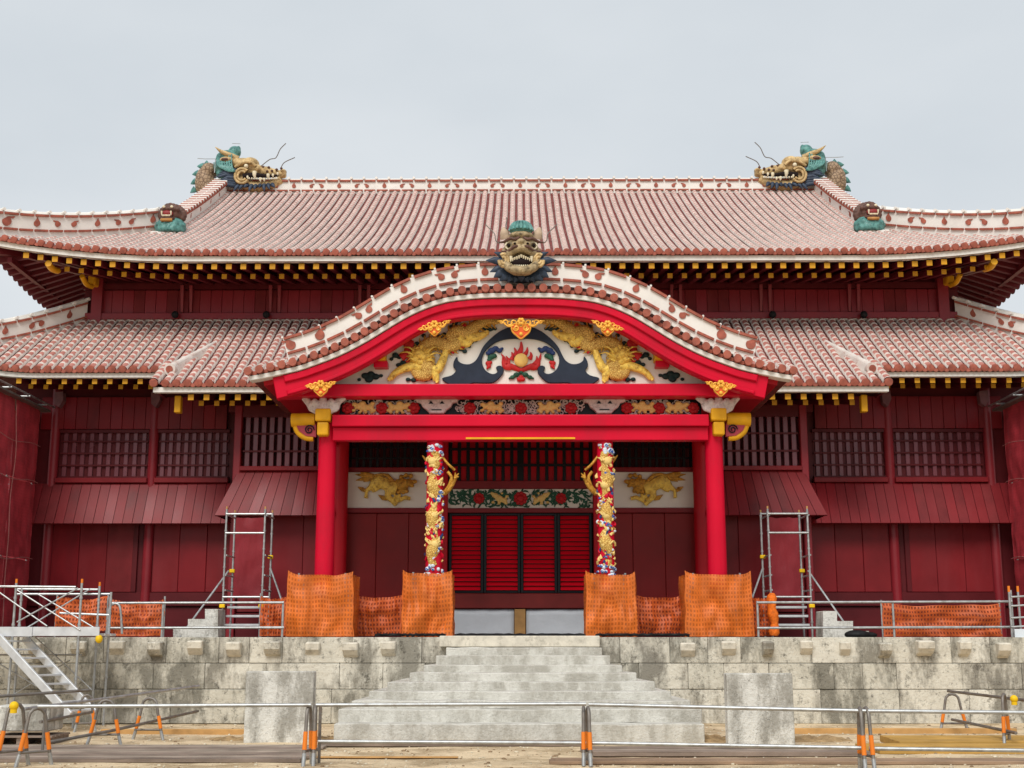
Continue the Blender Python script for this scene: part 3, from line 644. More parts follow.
for i in range(-nrow, nrow + 1):
    x = i * SP; Ye = min(UR, yh(x))
    if Ye - UE > .5:
        pts = [Vector((x + .012 * noise.noise(Vector((i * 1.7, j * .4, 2))), UE - .02 + (Ye - UE) * j / 14, .012 * noise.noise(Vector((i * .9, j * .5, 7))) + up_z(x, UE + (Ye - UE) * j / 14) + .01)) for j in range(15)]; rows(rb, pts, .084 + random.uniform(-.003, .003), seg=5)
    caps(re_, Vector((x, UE - .03, up_z(x, UE) + .03 + random.uniform(-.012, .012))), (random.uniform(-.06, .06), -1, -.15), .088, True, Vector((1, 0, (up_z(x + .1, UE) - up_z(x - .1, UE)) / .2)).normalized(), SP)
for s in (-1, 1):
    j = 0
    while UE + .3 + j * SP < 51.8:
        Y = UE + .3 + j * SP; j += 1; f0 = min(1, (Y - UE) / (UL - UE)); f0 = min(f0, (52.2 - Y) / (UL - UE)) if Y > 47.8 else f0
        if f0 < .06: continue
        pts = []
        for q_ in range(7):
            f = f0 * q_ / 6; x = XE + (XG - XE) * f; Ya = UE + (UL - UE) * f; e = max(0, 1 - min(Y - Ya, 52.2 - Y) / 5) ** 2
            pts.append(Vector((s * x, Y, upz(Ya) + (up_z(x, Ya) - upz(Ya)) * e + .01)))
        rows(rb, pts, .098, seg=5); caps(re_, pts[0] + Vector((s * .01, 0, .03)), (s, 0, -.15), .09)
rb.build('barrel_tiles', barrel_up, ru, smooth=35); re_.build('eave_tiles', terra, ru, smooth=40)
N_ = 90
def strip(mb, prof, xs, fz, Y0):           # cross-section (dy, dz) swept along x following the eave height fz(x)
    n_ = len(prof); vs = [(x, Y0 + a, fz(x) + b) for x in xs for a, b in prof]
    mb.add(vs, [(i * n_ + j, i * n_ + (j + 1) % n_, (i + 1) * n_ + (j + 1) % n_, (i + 1) * n_ + j) for i in range(len(xs) - 1) for j in range(n_)] + [tuple(range(n_)), tuple((len(xs) - 1) * n_ + j for j in reversed(range(n_)))])
xsU = [XE * (2 * i / N_ - 1) for i in range(N_ + 1)]
strip(rfas, [(0.02, -.19), (.02, -.06), (.2, -.06), (.2, -.19)], xsU, lambda x: up_z(x, UE), UE)
for s in (-1, 1):                             # fascia round the sides
    for a in range(24):
        Ya, Yb = UE + .2 + a * .84, UE + .2 + (a + 1) * .84
        def sz(Y): e = max(0, 1 - min(Y - UE, 52.2 - Y) / 5) ** 2; return upz(UE) + (up_z(XE, UE) - upz(UE)) * e
        rfas.add([(s * (XE - .02), Ya, sz(Ya) - .19), (s * (XE - .02), Yb, sz(Yb) - .19), (s * (XE - .02), Yb, sz(Yb) - .06), (s * (XE - .02), Ya, sz(Ya) - .06)], [(0, 1, 2, 3)])
rfas.build('eave_board', white, ru)
# soffits: front, and the two visible sides
zs = lambda x: up_z(x, UE) - .2
vs = []
for x in xsU: vs += [(x, UE + .04, zs(x)), (max(-12.4, min(12.4, x * .91)), YU + .05, upz(UE) + .55 + (zs(x) - upz(UE) + .2) * .25)]
rsof.add(vs, [(2 * i, 2 * i + 2, 2 * i + 3, 2 * i + 1) for i in range(N_)])
for s in (-1, 1):
    vs = []
    for a in range(25):
        Y = UE + .04 + a * .845; vs += [(s * (XE - .03), Y, sz(Y) - .2), (s * 11.7, max(YU, min(49, Y)), upz(UE) + .6)]
    rsof.add(vs, [(2 * i, 2 * i + 2, 2 * i + 3, 2 * i + 1) for i in range(24)])
    k = 0
    while UE + .8 + k * .36 < 51:                # side rafters
        Y = UE + .8 + k * .36; k += 1
        rsof.bar((s * (XE - .12), Y, sz(Y) - .3), (s * 11.75, Y, upz(UE) + .42), .13, .15)
    rsof.bar((s * (XE - .1), UE + .1, zs(XE) - .12), (s * 11.8, YU + .1, 11.9), .22, .26)     # hip rafter
    rsof.bar((s * (XE - .55), UE + .45, sz(UE + .5) - .42), (s * (XE - .55), 50, upz(UE) - .3), .12, .14)
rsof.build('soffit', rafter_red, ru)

# ------ lower roof
LE, LT = 31.0, YU + .1
CE = 30.1                                  # the centre section reaches further forward
XL, XC = 14.6, 8.68
def loz(Y): d = Y - LE; return 8.10 + .60 * d + .009 * d * d
def lturn(x, Y): return .55 * max(0, (abs(x) - 11.8) / (XL - 11.8)) ** 2 * max(0, 1 - (Y - LE) / (LT - LE))
def lo_z(x, Y): return loz(Y) + lturn(x, Y)
XT = 11.75
roofL = MB(); ny, kx = 10, 90
vs = []
for j in range(ny + 1):
    Y = LE + (LT - LE) * j / ny; xw = XL + (XT - XL) * j / ny
    for i in range(kx + 1): x = xw * (2 * i / kx - 1); vs.append((x, Y, lo_z(x, Y)))
roofL.add(vs, [(j * (kx + 1) + i, j * (kx + 1) + i + 1, (j + 1) * (kx + 1) + i + 1, (j + 1) * (kx + 1) + i) for j in range(ny) for i in range(kx)])
vs = []
for Y in (CE, CE + .45, LE): vs += [(-XC, Y, loz(Y) + .004), (XC, Y, loz(Y) + .004)]
roofL.add(vs, [(0, 1, 3, 2), (2, 3, 5, 4)])
for s in (-1, 1): roofL.add([(s * XL, LE, lo_z(XL, LE)), (s * XT, LT, loz(LT)), (s * XT, 48, loz(LT)), (s * XL, 51, lo_z(XL, LE))], [(0, 1, 2, 3)])
rl = roofL.build('lower_roof', terra_pan, hall, smooth=40)
rb, re_, rfas, rsof = MB(), MB(), MB(), MB()
nrow = int(XL / SPL)
for i in range(-nrow, nrow + 1):
    x = i * SPL; Yt = LT if abs(x) < XT else LE + (LT - LE) * (XL - abs(x)) / (XL - XT); Y0 = CE if abs(x) < XC else LE
    if abs(x) < 5.4: Y0 = LE + 1.0 
    if Yt - Y0 > .4:
        pts = [Vector((x + .014 * noise.noise(Vector((i * 1.7, j * .4, 2))), Y0 - .02 + (Yt - Y0) * j / 10, .014 * noise.noise(Vector((i * .9, j * .5, 7))) + lo_z(x, Y0 + (Yt - Y0) * j / 10) + .008)) for j in range(11)]; rows(rb, pts, .105)
    if abs(x) > 5.2 and abs(abs(x) - XC) > .1:
        caps(re_, Vector((x, Y0 - .03, lo_z(x, Y0) + .03)), (0, -1, -.2), .092, True, Vector((1, 0, 0)), SPL)
for s in (-1, 1):                          # rows on the flanks
    for j in range(62):
        Y = LE + .3 + j * SPL; f0 = min(1, (Y - LE) / (LT - LE))
        if f0 < .1 or Y > 48: continue
        pts = [Vector((s * (XL + (XT - XL) * f0 * q_ / 4), Y, lo_z(XL, LE) + (loz(LT) - lo_z(XL, LE)) * f0 * q_ / 4 + .01)) for q_ in range(5)]; rows(rb, pts, .105)
    # the stepped edge tile of the centre section
    pts = [Vector((s * (XC - .02), CE - .02 + (LE + .25 - CE) * q_ / 4, loz(CE + (LE + .25 - CE) * q_ / 4) + .05)) for q_ in range(5)]; rows(rb, pts, .12)
    caps(re_, Vector((s * (XC - .02), CE - .03, loz(CE) + .04)), (0, -1, -.2), .10)
rb.build('barrel_tiles', barrel, rl, smooth=35); re_.build('eave_tiles', terra, rl, smooth=40)
for s in (-1, 1):
    rfas = MB(); xs = [s * (XC + (XL - XC) * i / 30) for i in range(31)]; strip(rfas, [(.02, -.17), (.02, -.06), (.2, -.06), (.2, -.17)], xs, lambda x: lo_z(x, LE), LE); rfas.build('eave_board', white, rl); rfas = MB()
    xs = [s * (5.0 + (XC - 5.0) * i / 4) for i in range(5)]; strip(rfas, [(.02, -.18), (.02, -.06), (.2, -.06), (.2, -.18)], xs, lambda x: loz(CE), CE); rfas.build('eave_board', white, rl)
    rsof.box(s * (XC - .06), s * XC, CE + .05, LE + .1, loz(CE) - .15, loz(CE) + .05)
    xs = [s * (XC + (XL - XC) * i / 30) for i in range(31)]; vs = []
    for x in xs: vs += [(x, LE + .05, lo_z(x, LE) - .16), (s * min(abs(x), 12.4), YW + .1, 8.55)]
    rsof.add(vs, [(2 * i, 2 * i + 2, 2 * i + 3, 2 * i + 1) for i in range(30)])
    rsof.add([(s * 4, CE + .05, loz(CE) - .15), (s * XC, CE + .05, loz(CE) - .15), (s * XC, YW, 8.5), (s * 4, YW, 8.5)], [(0, 1, 2, 3)])
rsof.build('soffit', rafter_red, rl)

# ------ rafters with yellow ends
def rafter_bm(L, s, a):
    m = MB(); h = s / 2; dy = L * math.cos(a); dz = L * math.sin(a)
    m.add([(-h, 0, -h), (h, 0, -h), (h, 0, h), (-h, 0, h), (-h, dy, dz - h), (h, dy, dz - h), (h, dy, dz + h), (-h, dy, dz + h)], [(0, 1, 2, 3)], 1)
    m.add([(-h, 0, -h), (h, 0, -h), (h, 0, h), (-h, 0, h), (-h, dy, dz - h), (h, dy, dz - h), (h, dy, dz + h), (-h, dy, dz + h)], [(0, 4, 5, 1), (1, 5, 6, 2), (2, 6, 7, 3), (3, 7, 4, 0)], 0)
    return m
spots = []
k = int(12.9 / RSP)
for i in range(-k, k + 1):
    x = i * RSP; spots.append((x, UE + .12, up_z(x, UE) - .30, .145, 2.2, .19)); 
    if abs(x) < 12.0: spots.append((x + .15, UE + .62, up_z(x, UE) - .42, .13, 1.8, .19))
for i in range(-33, 34):
    x = i * RSP
    if abs(x) > XC + .1: spots += [(x, LE + .12, lo_z(x, LE) - .25, .125, 2.0, .2), (x + .14, LE + .55, lo_z(x, LE) - .30, .115, 1.6, .2)]
    elif 5.4 < abs(x) < XC - .7: spots += [(x, CE + .14, loz(CE) - .28, .135, 1.8, .2), (x + .14, CE + .6, loz(CE) - .34, .12, 1.3, .2)]
spots.sort(key=lambda q_: (Vector(q_[:3]) - EYE).length if abs(q_[0]) < 12.6 else 99)
rest = MB(); protos = {}
for n_, (x, y, z, sz_, L, a) in enumerate(spots):
    if n_ < 100:
        if sz_ not in protos:
            m = rafter_bm(L, sz_, a); m.v = [v + Vector((0, 0, 0)) for v in m.v]
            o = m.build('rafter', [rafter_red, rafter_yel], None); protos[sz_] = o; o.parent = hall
        else:
            o = protos[sz_].copy(); C.objects.link(o)
        o.location = Vector((x, y, z)) - hall.location
    else:
        m = rafter_bm(L, sz_, a); rest.v, b = rest.v, len(rest.v)
        rest.v += [v + Vector((x, y, z)) for v in m.v]; rest.f += [[b + q_ for q_ in f] for f in m.f]; rest.m += m.m; rest.uv += m.uv
o = rest.build('rafter', [rafter_red, rafter_yel], hall); o['kind'] = 'stuff'
for s in (-1, 1):                              # yellow corbels at the corners
    m = MB(); x = s * XP(80.5, YU - .2); z0, z1 = ZP(286, YU - .2), ZP(272, YU - .2); m.box(x - .1, x + .1, YU - .45, YU - .1, z0, z1)
    m.build('corner_corbel', yellow, hall, bevel=.03)
    m = MB(); m.tube(crom([Vector((s * XP(32, UE + .3), UE + .25, ZP(263, UE + .3))), Vector((s * XP(36, UE + .6), UE + .6, ZP(268, UE + .6))), Vector((s * XP(44, UE + 1), UE + .9, ZP(271, UE + 1)))]), [.09] * 12 + [.06], 8); m.build('hip_nose', yellow, hall, smooth=60)
    m = MB(); m.tube(crom([Vector((s * XP(67, YU - 1), YU - 1.0, ZP(275, YU - 1))), Vector((s * XP(72, YU - .7), YU - .7, ZP(283, YU - .7))), Vector((s * XP(78, YU - .4), YU - .4, ZP(286, YU - .4)))]), .07, 8); m.build('bracket_curve', yellow, hall, smooth=60)
    m = MB(); Y = CE + .4; x = s * XP(172.5, Y); m.box(x - .075, x + .075, Y, Y + .2, ZP(412, Y), ZP(395, Y)); m.build('yellow_corbel', yellow, hall, bevel=.015)
    for px, py in ((53, 400), (151, 400)):
        m = MB(); x = s * XP(px, YW - .2); z = ZP(py, YW - .2)
        m.prism([(x - .12, z + .2), (x + .1, z + .22), (x + .12, z), (x + .02, z - .2), (x - .1, z - .1)], YW - .3, YW - .06)
        m.build('bracket_end', mat('worn violet wood', (.2, .09, .10), .6, .2, 6) if 'worn violet wood' not in MATS else MATS['worn violet wood'], hall, bevel=.02)

# ================================================================== RIDGES (white plaster with red tile courses and flame drops)
def plate(mb, o, ex, ez, poly, d, m=0):                  # flat relief of outline poly in the frame (ex, ez) at o, thickness d toward the viewer
    sub = MB(); sub.prism(poly, -d, 0)
    ex = Vector(ex).normalized(); ez = Vector(ez).normalized(); ey = ez.cross(ex).normalized()
    mb.add([o + ex * v.x + ey * v.y + ez * v.z for v in sub.v], sub.f, m)
def drop_shape(r, sgn=1):
    pts = []
    for i in range(13):
        a = R(-200 + 250 * i / 12); pts.append((r * math.cos(a) * sgn, r * math.sin(a)))
    pts += [(r * 1.4 * sgn, r * .7), (r * 1.75 * sgn, r * 1.2), (r * .9 * sgn, r * 1.1), (r * .1 * sgn, r * 1.05)]
    return pts
def drop_up(r):
    return [(r * math.cos(R(-230 + 280 * i / 12)), r * math.sin(R(-230 + 280 * i / 12))) for i in range(13)] + [(r * .25, r * 1.3), (r * .1, r * 1.9), (-r * .3, r * 1.2)]
def ridge(name, path, h, th, parent, drops=(), out=(0, -1, 0), dash=.42, top_r=.1, lean=None, base=0.0, fs=(.16, .9), cap=0, kr=.045):
    """path: foot of the ridge's front face. The wall rises h along up and is th deep."""
    out = Vector(out); mb = MB(); P_ = resample([Vector(p) for p in path], .3); n_ = len(P_)
    ups = []
    for i in range(n_):
        t = (P_[min(i + 1, n_ - 1)] - P_[max(i - 1, 0)]).normalized(); u = lean if lean else None
        u = (out.cross(t) if u is None else Vector(u)); u = u.normalized(); u = -u if u.z < 0 else u; ups.append((t, u))
    vs = []
    for p, (t, u) in zip(P_, ups):
        o2 = u.cross(t); o2 = o2 if o2.dot(out) > 0 else -o2; o2.normalize()
        vs += [p - u * .1, p + u * (h + base), p + u * (h + base) - o2 * th, p - u * .1 - o2 * th]
    mb.add(vs, [(4 * i + j, 4 * i + (j + 1) % 4, 4 * i + 4 + (j + 1) % 4, 4 * i + 4 + j) for i in range(n_ - 1) for j in range(4)] + [(0, 1, 2, 3), tuple(4 * (n_ - 1) + j for j in (3, 2, 1, 0))], 0)
    mb.tube([p + u * (h + base) - (u.cross(t) if u.cross(t).dot(out) > 0 else t.cross(u)).normalized() * th / 2 for p, (t, u) in zip(P_, ups)], top_r, 8, 0)
    D = resample([Vector(p) for p in path], dash)
    for a, b in zip(D, D[1:]):
        t = (b - a).normalized(); u = (out.cross(t) if not lean else Vector(lean)).normalized(); u = -u if u.z < 0 else u
        o2 = u.cross(t); o2 = (o2 if o2.dot(out) > 0 else -o2).normalized(); g_ = t * .028
        for f, hh in ((fs[0], .05), (fs[1], .055)):
            q_ = u * (base + h * f); mb.bar(a + q_ + g_ + o2 * .015, b + q_ - g_ + o2 * .015, .09, hh, 1, up=u)
        # round cover tile on top at each joint
        c = a + u * (base + h + top_r * .5); mb.tube([c - o2 * (th + .04), c + o2 * (.05 if kr > .03 else .01)], kr, 7, cap if (cap and D.index(a) % 2) else 0)
    for dp in drops:
        f, kind, sz_ = dp; L_ = f * (len(P_) - 1); i = min(int(L_), n_ - 2); p = P_[i].lerp(P_[i + 1], L_ - i); t, u = ups[i]
        if t.x < 0: t = -t
        o2 = u.cross(t); o2 = o2 if o2.dot(out) > 0 else -o2
        poly = drop_up(sz_ * .9) if kind == 0 else drop_shape(sz_ * .9, kind)
        plate(mb, p + u * (base + h * .52) + o2.normalized() * .001, t, u, poly, .025, 1)
    return mb.build(name, [white, terra], parent, smooth=35)
# main ridge
zr = upz(UR) - .08
md = []
for i in range(-12, 13):
    f = .5 + i / 26
    md += [(f, 0, .075)] if i % 2 == 0 else [(f - .009, 1, .07), (f + .009, -1, .07)]
XR = 9.95
ridge('main_ridge', [(-XR, UR - .18, zr), (XR, UR - .18, zr)], .47, .36, ru, md)
for s in (-1, 1):
    # gable ridge coming down to the lion
    pts = [Vector((s * (XG - .25), UR - .2 - (UR - UL - .3) * j / 10, upz(UR - .2 - (UR - UL - .3) * j / 10) - .02)) for j in range(11)]
    ridge('gable_ridge', pts, .5, .42, ru, [(.2, 1, .08), (.4, -1, .08), (.62, 1, .08), (.82, -1, .08)], out=(-s, -.25, 0), lean=(0, 0, 1), top_r=.06, dash=.17, cap=1)
    # hip ridge out to the upturned corner
    pts = []
    for j in range(13):
        f = j / 12; Y = UL - .1 + (UE - .0 - UL) * f; x = XG + (XE + .25 - XG) * f; pts.append(Vector((s * x, Y - .12, up_z(min(x, XE), Y) + .0 + .06 * f)))
    ridge('hip_ridge', pts, .56, .34, ru, [(.1, 0, .1), (.22, 1, .09), (.29, -1, .09), (.4, 0, .09), (.52, 1, .09), (.60, -1, .09), (.7, 0, .1), (.84, -s, .14)], out=(-s * .25, -1, 0), lean=(0, 0, 1), base=.06)
    # lower hip ridge
    pts = []
    for j in range(9):
        f = j / 8; Y = LT - .05 + (LE - LT) * f; x = XT + (XL + .15 - XT) * f; pts.append(Vector((s * x, Y - .1, lo_z(min(x, XL), Y) + .02)))
    ridge('lower_hip_ridge', pts, .52, .32, rl, [(.12, 0, .09), (.3, -1, .09), (.36, 1, .09), (.52, 0, .09), (.7, 1, .09)], out=(-s * .35, -1, 0), lean=(0, 0, 1))
    # short diagonal ridge with a round stop tile where the centre section steps forward
    a = P(216, 344, 32.6); Yb = 30.65; xb = XP(170.5, Yb, 372)
    m = MB(); vs = []; pts = []; k_ = 14
    for j in range(k_):
        f = j / (k_ - 1); x = s * (a.x * (1 - f) + xb * f); Y = 32.6 * (1 - f) + Yb * f; z = loz(Y); h = .09 + .12 * f + .012 * noise.noise(Vector((j * .8, s, 3))); wd_ = .05 + .055 * f
        t_ = Vector((s * (xb - a.x), Yb - 32.6, 0)).normalized(); sd_ = Vector((-t_.y, t_.x, 0)); c = Vector((x, Y, z))
        vs += [c - sd_ * wd_ * 1.5 - Vector((0, 0, .05)), c - sd_ * wd_ + Vector((0, 0, h)), c + sd_ * wd_ + Vector((0, 0, h)), c + sd_ * wd_ * 1.5 - Vector((0, 0, .05))]; pts.append(c + Vector((0, 0, h)))
    m.add(vs, [(4 * q_ + w_, 4 * q_ + (w_ + 1) % 4, 4 * q_ + 4 + (w_ + 1) % 4, 4 * q_ + 4 + w_) for q_ in range(k_ - 1) for w_ in range(4)] + [(0, 1, 2, 3), tuple(4 * (k_ - 1) + w_ for w_ in (3, 2, 1, 0))], 0)
    m.tube(pts, [.05 + .05 * q_ / k_ for q_ in range(k_)], 8, 0); e = pts[-1] - Vector((0, 0, .05)); dv = Vector((s * -.2, -1, -.15)).normalized()
    m.tube([e - dv * .05, e + dv * .06], .15, 16, 0); m.tube([e + dv * .06, e + dv * .085], .088, 14, 1)
    m.build('step_ridge', [mat('stained plaster', (.66, .60, .55), .85, .12, 3, .3, 30, dirt=(.42, .24, .19), dscale=6, damt=.6) if 'stained plaster' not in MATS else MATS['stained plaster'], terra], rl, smooth=45)
m = MB(); m.tube([(-XT, YU + .02, loz(LT) + .05), (XT, YU + .02, loz(LT) + .05)], .11, 8); m.build('flashing_ridge', white, rl, smooth=60)

# ================================================================== CURVED GABLE PORCH
YK = 27.2
half = [(250, 380.5), (262, 378.5), (281, 374.5), (300, 370), (316, 364.5), (332, 358.5), (349, 350.8), (369, 340), (388.5, 328), (408, 316.5), (428, 307.5), (447, 301.8), (467, 299), (486, 297.6), (504, 297.2), (520.5, 297.1)]
hp = [P(a, b, YK) for a, b in half]; x0 = hp[-1].x
hw = [(v.x - x0, v.z) for v in hp]
cv = [Vector((x, 0, z)) for x, z in hw] + [Vector((-x, 0, z)) for x, z in reversed(hw[:-1])]
cv = resample(crom(cv, 8), .12)
def nrm(i):
    t = (cv[min(i + 2, len(cv) - 1)] - cv[max(i - 2, 0)]).normalized(); return Vector((-t.z, 0, t.x)), t
def sweep(mb, i0, i1, n0, n1, y0, y1, m=0):            # solid between offsets n0..n1 of the gable curve
    vs = []
    for i in range(i0, i1):
        f = (abs(i - (len(cv) - 1) / 2) / ((len(cv) - 1) / 2)); a = n0(f) if callable(n0) else n0; b = n1(f) if callable(n1) else n1
        nn, t = nrm(i); p = cv[i]; vs += [p + nn * a + Vector((0, y0, 0)), p + nn * b + Vector((0, y0, 0)), p + nn * b + Vector((0, y1, 0)), p + nn * a + Vector((0, y1, 0))]
    k = i1 - i0
    mb.add(vs, [(4 * i + j, 4 * i + (j + 1) % 4, 4 * i + 4 + (j + 1) % 4, 4 * i + 4 + j) for i in range(k - 1) for j in range(4)] + [(0, 1, 2, 3), tuple(4 * (k - 1) + j for j in (3, 2, 1, 0))], m)
NC = len(cv)
m = MB(); sweep(m, 0, NC, .06, .20, YK + .12, 33.6); pr = m.build('porch_roof', terra_pan, hall, smooth=40)
m = MB(); sweep(m, 0, NC, -.0, .10, YK, YK + .3); m.build('eave_board', white, pr, smooth=40, bevel=.01)
m = MB(); sweep(m, 2, NC - 2, -.10, .05, YK + .3, 32.5); m.build('soffit', red_dk, pr)
rb, re_ = MB(), MB()
y = 28.0
while y < 33.4:                                        # rows falling to both sides from the middle
    for s in (-1, 1):
        idx = range(0, NC // 2 + 1) if s < 0 else range(NC - 1, NC // 2 - 1, -1)
        pts = [cv[i] + nrm(i)[0] * .20 + Vector((0, y, 0)) for i in idx]
        rows(rb, pts, .098)
        caps(re_, pts[0] + Vector((0, 0, .02)), (s, 0, -.4), .09)
    y += .25
vp = resample(cv, .245)
for j, p in enumerate(vp):
    i = min(range(NC), key=lambda q_: (cv[q_] - p).length); nn, t = nrm(i)
    a = p + nn * .19 + Vector((0, YK - .06, 0)); b = p + nn * .40 + Vector((0, YK + .50, 0))
    rows(rb, [a, a.lerp(b, .5), b], .088, upv=nn); re_.tube([a + Vector((0, -.05, 0)), a + Vector((0, .06, 0))], .088, 12)
    if j < len(vp) - 1:
        q_ = vp[j + 1]; c = (p + q_) / 2; i2 = min(range(NC), key=lambda k_: (cv[k_] - c).length); n2, t2 = nrm(i2); c2 = c + n2 * .185 + Vector((0, YK + .0, 0))
        vs = []
        for d in (0, .1):
            for k_ in range(6): a_ = math.pi * k_ / 5; vs.append(c2 + t2 * math.cos(a_) * .085 - n2 * (math.sin(a_) * .085) + Vector((0, d, 0)))
        re_.add(vs, [tuple(range(6)), tuple(range(11, 5, -1))] + [(k_, k_ + 6, k_ + 7, k_ + 1) for k_ in range(5)])
rb.build('barrel_tiles', barrel, pr, smooth=35); re_.build('verge_tiles', terra, pr, smooth=40)
# plaster verge band with drops
i0 = min(range(NC), key=lambda q_: abs(cv[q_].x - (P(291, 340, YK + .35).x - x0))); i1 = NC - 1 - i0
path = [cv[i] + nrm(i)[0] * .47 + Vector((0, YK + .40, 0)) for i in range(i0, i1 + 1)]
dl = [(.012, -1, .12), (.075, 1, .12)]
for f, k_ in ((.165, -1), (.19, 1), (.27, 0), (.345, -1), (.37, 1), (.43, 0)): dl.append((f, k_, .085))
dl += [(1 - f, -k_, sz_) for f, k_, sz_ in dl]
m = ridge('verge_band', path, .37, .42, pr, dl, dash=.45, base=.03, top_r=.07, fs=(.04, .96), kr=.026)
# barge board in three steps
wid = lambda f: -.40 - .10 * f ** 3
m = MB(); sweep(m, 4, NC - 4, wid, -.004, YK + .10, YK + .34); m.build('barge_board', red, hall, smooth=35, bevel=.012)
m = MB(); sweep(m, 6, NC - 6, -.17, -.02, YK + .035, YK + .0995); m.build('barge_moulding', red, hall, smooth=35, bevel=.02, segs=2)
m = MB(); sweep(m, 6, NC - 6, lambda f: wid(f) + .02, lambda f: wid(f) + .10, YK + .06, YK + .0995); m.build('barge_moulding', red, hall, smooth=35, bevel=.02, segs=2)
# tympanum
YP = 27.95; zb = ZP(390, YP)
poly = [(v + nrm(i)[0] * -.25) for i, v in enumerate(cv)]; poly = [(p.x + x0, p.z) for p in poly if p.z > zb + .02]
m = MB(); m.prism(poly + [(poly[-1][0], zb), (poly[0][0], zb)], YP, YP + .12); tym = m.build('gable_panel', panelw, hall)
m = MB(); m.pbox(279, 762, 386.3, 398.5, YP, -.3, .15); m.build('tie_beam', red, hall, bevel=.02, segs=2)
m = MB(); m.pbox(339, 702, 399, 417, 28.12, .1, .3); fz = m.build('carved_frieze', black, hall)
m = MB(); m.pbox(333, 708, 415.7, 427.2, 28.0, -.16, .2); m.build('main_beam', red, hall, bevel=.02, segs=2)
m = MB(); m.pbox(333, 708, 427.5, 440.6, 28.0, -.05, .22); m.build('main_beam', red, hall, bevel=.015, segs=2)
m = MB(); m.pbox(466, 575, 437.8, 439.6, 28.0, -.075, .1); m.build('beam_edge', yellow, hall)
m = MB(); m.box(-4.6, 4.6, 28.35, YC, 6.75, 6.85); m.build('porch_ceiling', red_dk, hall)
m = MB()
for s in (-1, 1): m.box(s * 4.45, s * 4.6, 28.3, YC, 6.3, 6.75)
m.build('side_beam', red_dk, hall)

# --- carved gable: pixel outlines on the panel plane, each carving with its own thickness
def zz(o, sc): return lambda x, y: P(o[0] + x / sc, o[1] + y / sc, YP)
Z4 = zz((420, 200), 3.84); Z5 = zz((330, 290), 5.12)
def poly_px(f, pts, n_=5): return [(v.x, v.z) for v in crom([f(*p) for p in pts], n_, True)]
def mirror(poly): return [(2 * x0 - a, b) for a, b in poly]
arch = [(984, 192), (930, 190), (872, 213), (822, 252), (785, 292), (765, 332), (745, 365), (715, 382), (680, 380), (657, 365), (651, 344), (635, 368), (632, 395), (645, 416), (622, 440), (574, 455), (600, 480), (628, 489), (700, 489), (735, 479), (790, 480), (835, 477), (866, 455), (888, 425), (885, 398), (866, 390), (850, 400), (858, 421), (835, 433), (803, 420), (783, 390), (779, 350), (799, 310), (840, 276), (890, 257), (945, 251), (984, 251)]
pl = poly_px(Z5, arch, 3); m = MB(); m.prism(pl, YP - .07, YP - .002, inset=.012); m.prism(mirror(pl), YP - .071, YP - .002, inset=.012)
m.build('cloud_scroll', navy, tym, smooth=40)
m = MB(); c = Z4(388, 617); m.ell(Vector((c.x, YP - .05, c.z)), (.155, .07, .155), nu=20, nv=12); m.build('flaming_jewel', mat('jewel yellow paint', (.85, .55, .16), .5, .1, 10), tym, smooth=60)  # plain yellow paint on the jewel, nothing emits
m = MB()
fl = [(330, 630, 312, 592, 9), (340, 630, 330, 600, 8), (350, 615, 352, 585, 10), (365, 600, 362, 568, 10), (380, 595, 388, 545, 14), (398, 600, 412, 566, 10), (420, 612, 424, 585, 10), (440, 630, 448, 600, 8), (445, 632, 464, 590, 9)]
for ax, ay, bx_, by, wd in fl:
    a, b = Z4(ax, ay), Z4(bx_, by); mid = (a + b) / 2 + Vector((.03, 0, 0)); y_ = Vector((0, -.03, 0))
    m.tube(crom([a + y_, mid + y_, b + y_], 5), [wd * .0055 * (1 - i / 11) + .006 for i in range(11)], 7, flat=.5)
for s in (-1, 1): m.tube(crom([Z4(388 + s * 40, 640) + Vector((0, -.03, 0)), Z4(388 + s * 62, 640) + Vector((0, -.03, 0)), Z4(388 + s * 72, 605) + Vector((0, -.03, 0))], 4), [.09, .085, .08, .07, .06, .05, .04, .02, .008], 7, flat=.5)
m.tube([Z4(345, 638) + Vector((0, -.02, 0)), Z4(388, 655) + Vector((0, -.02, 0)), Z4(432, 638) + Vector((0, -.02, 0))], [.07, .05, .07], 8, flat=.5)
m.build('flames', mat('flame red paint', (.50, .02, .02), .5, .15, 8), tym, smooth=60)
def blobs(mb, f, lst, d=-.03):
    for x, y, r in lst:
        c = f(x, y); mb.ell(Vector((c.x, YP + d, c.z)), (r, .045, r * .8), nu=9, nv=6)
m = MB(); blobs(m, Z4, [(355, 682, .06), (370, 672, .07), (405, 672, .07), (422, 682, .06), (344, 686, .03), (434, 686, .03), (388, 664, .05)]); m.build('leaf_spray', green, tym, sculpt=.014)
m = MB(); blobs(m, Z4, [(382, 690, .07), (395, 690, .06), (388, 680, .05)]); m.build('red_fruit', MATS['flame red paint'], tym, sculpt=.014)
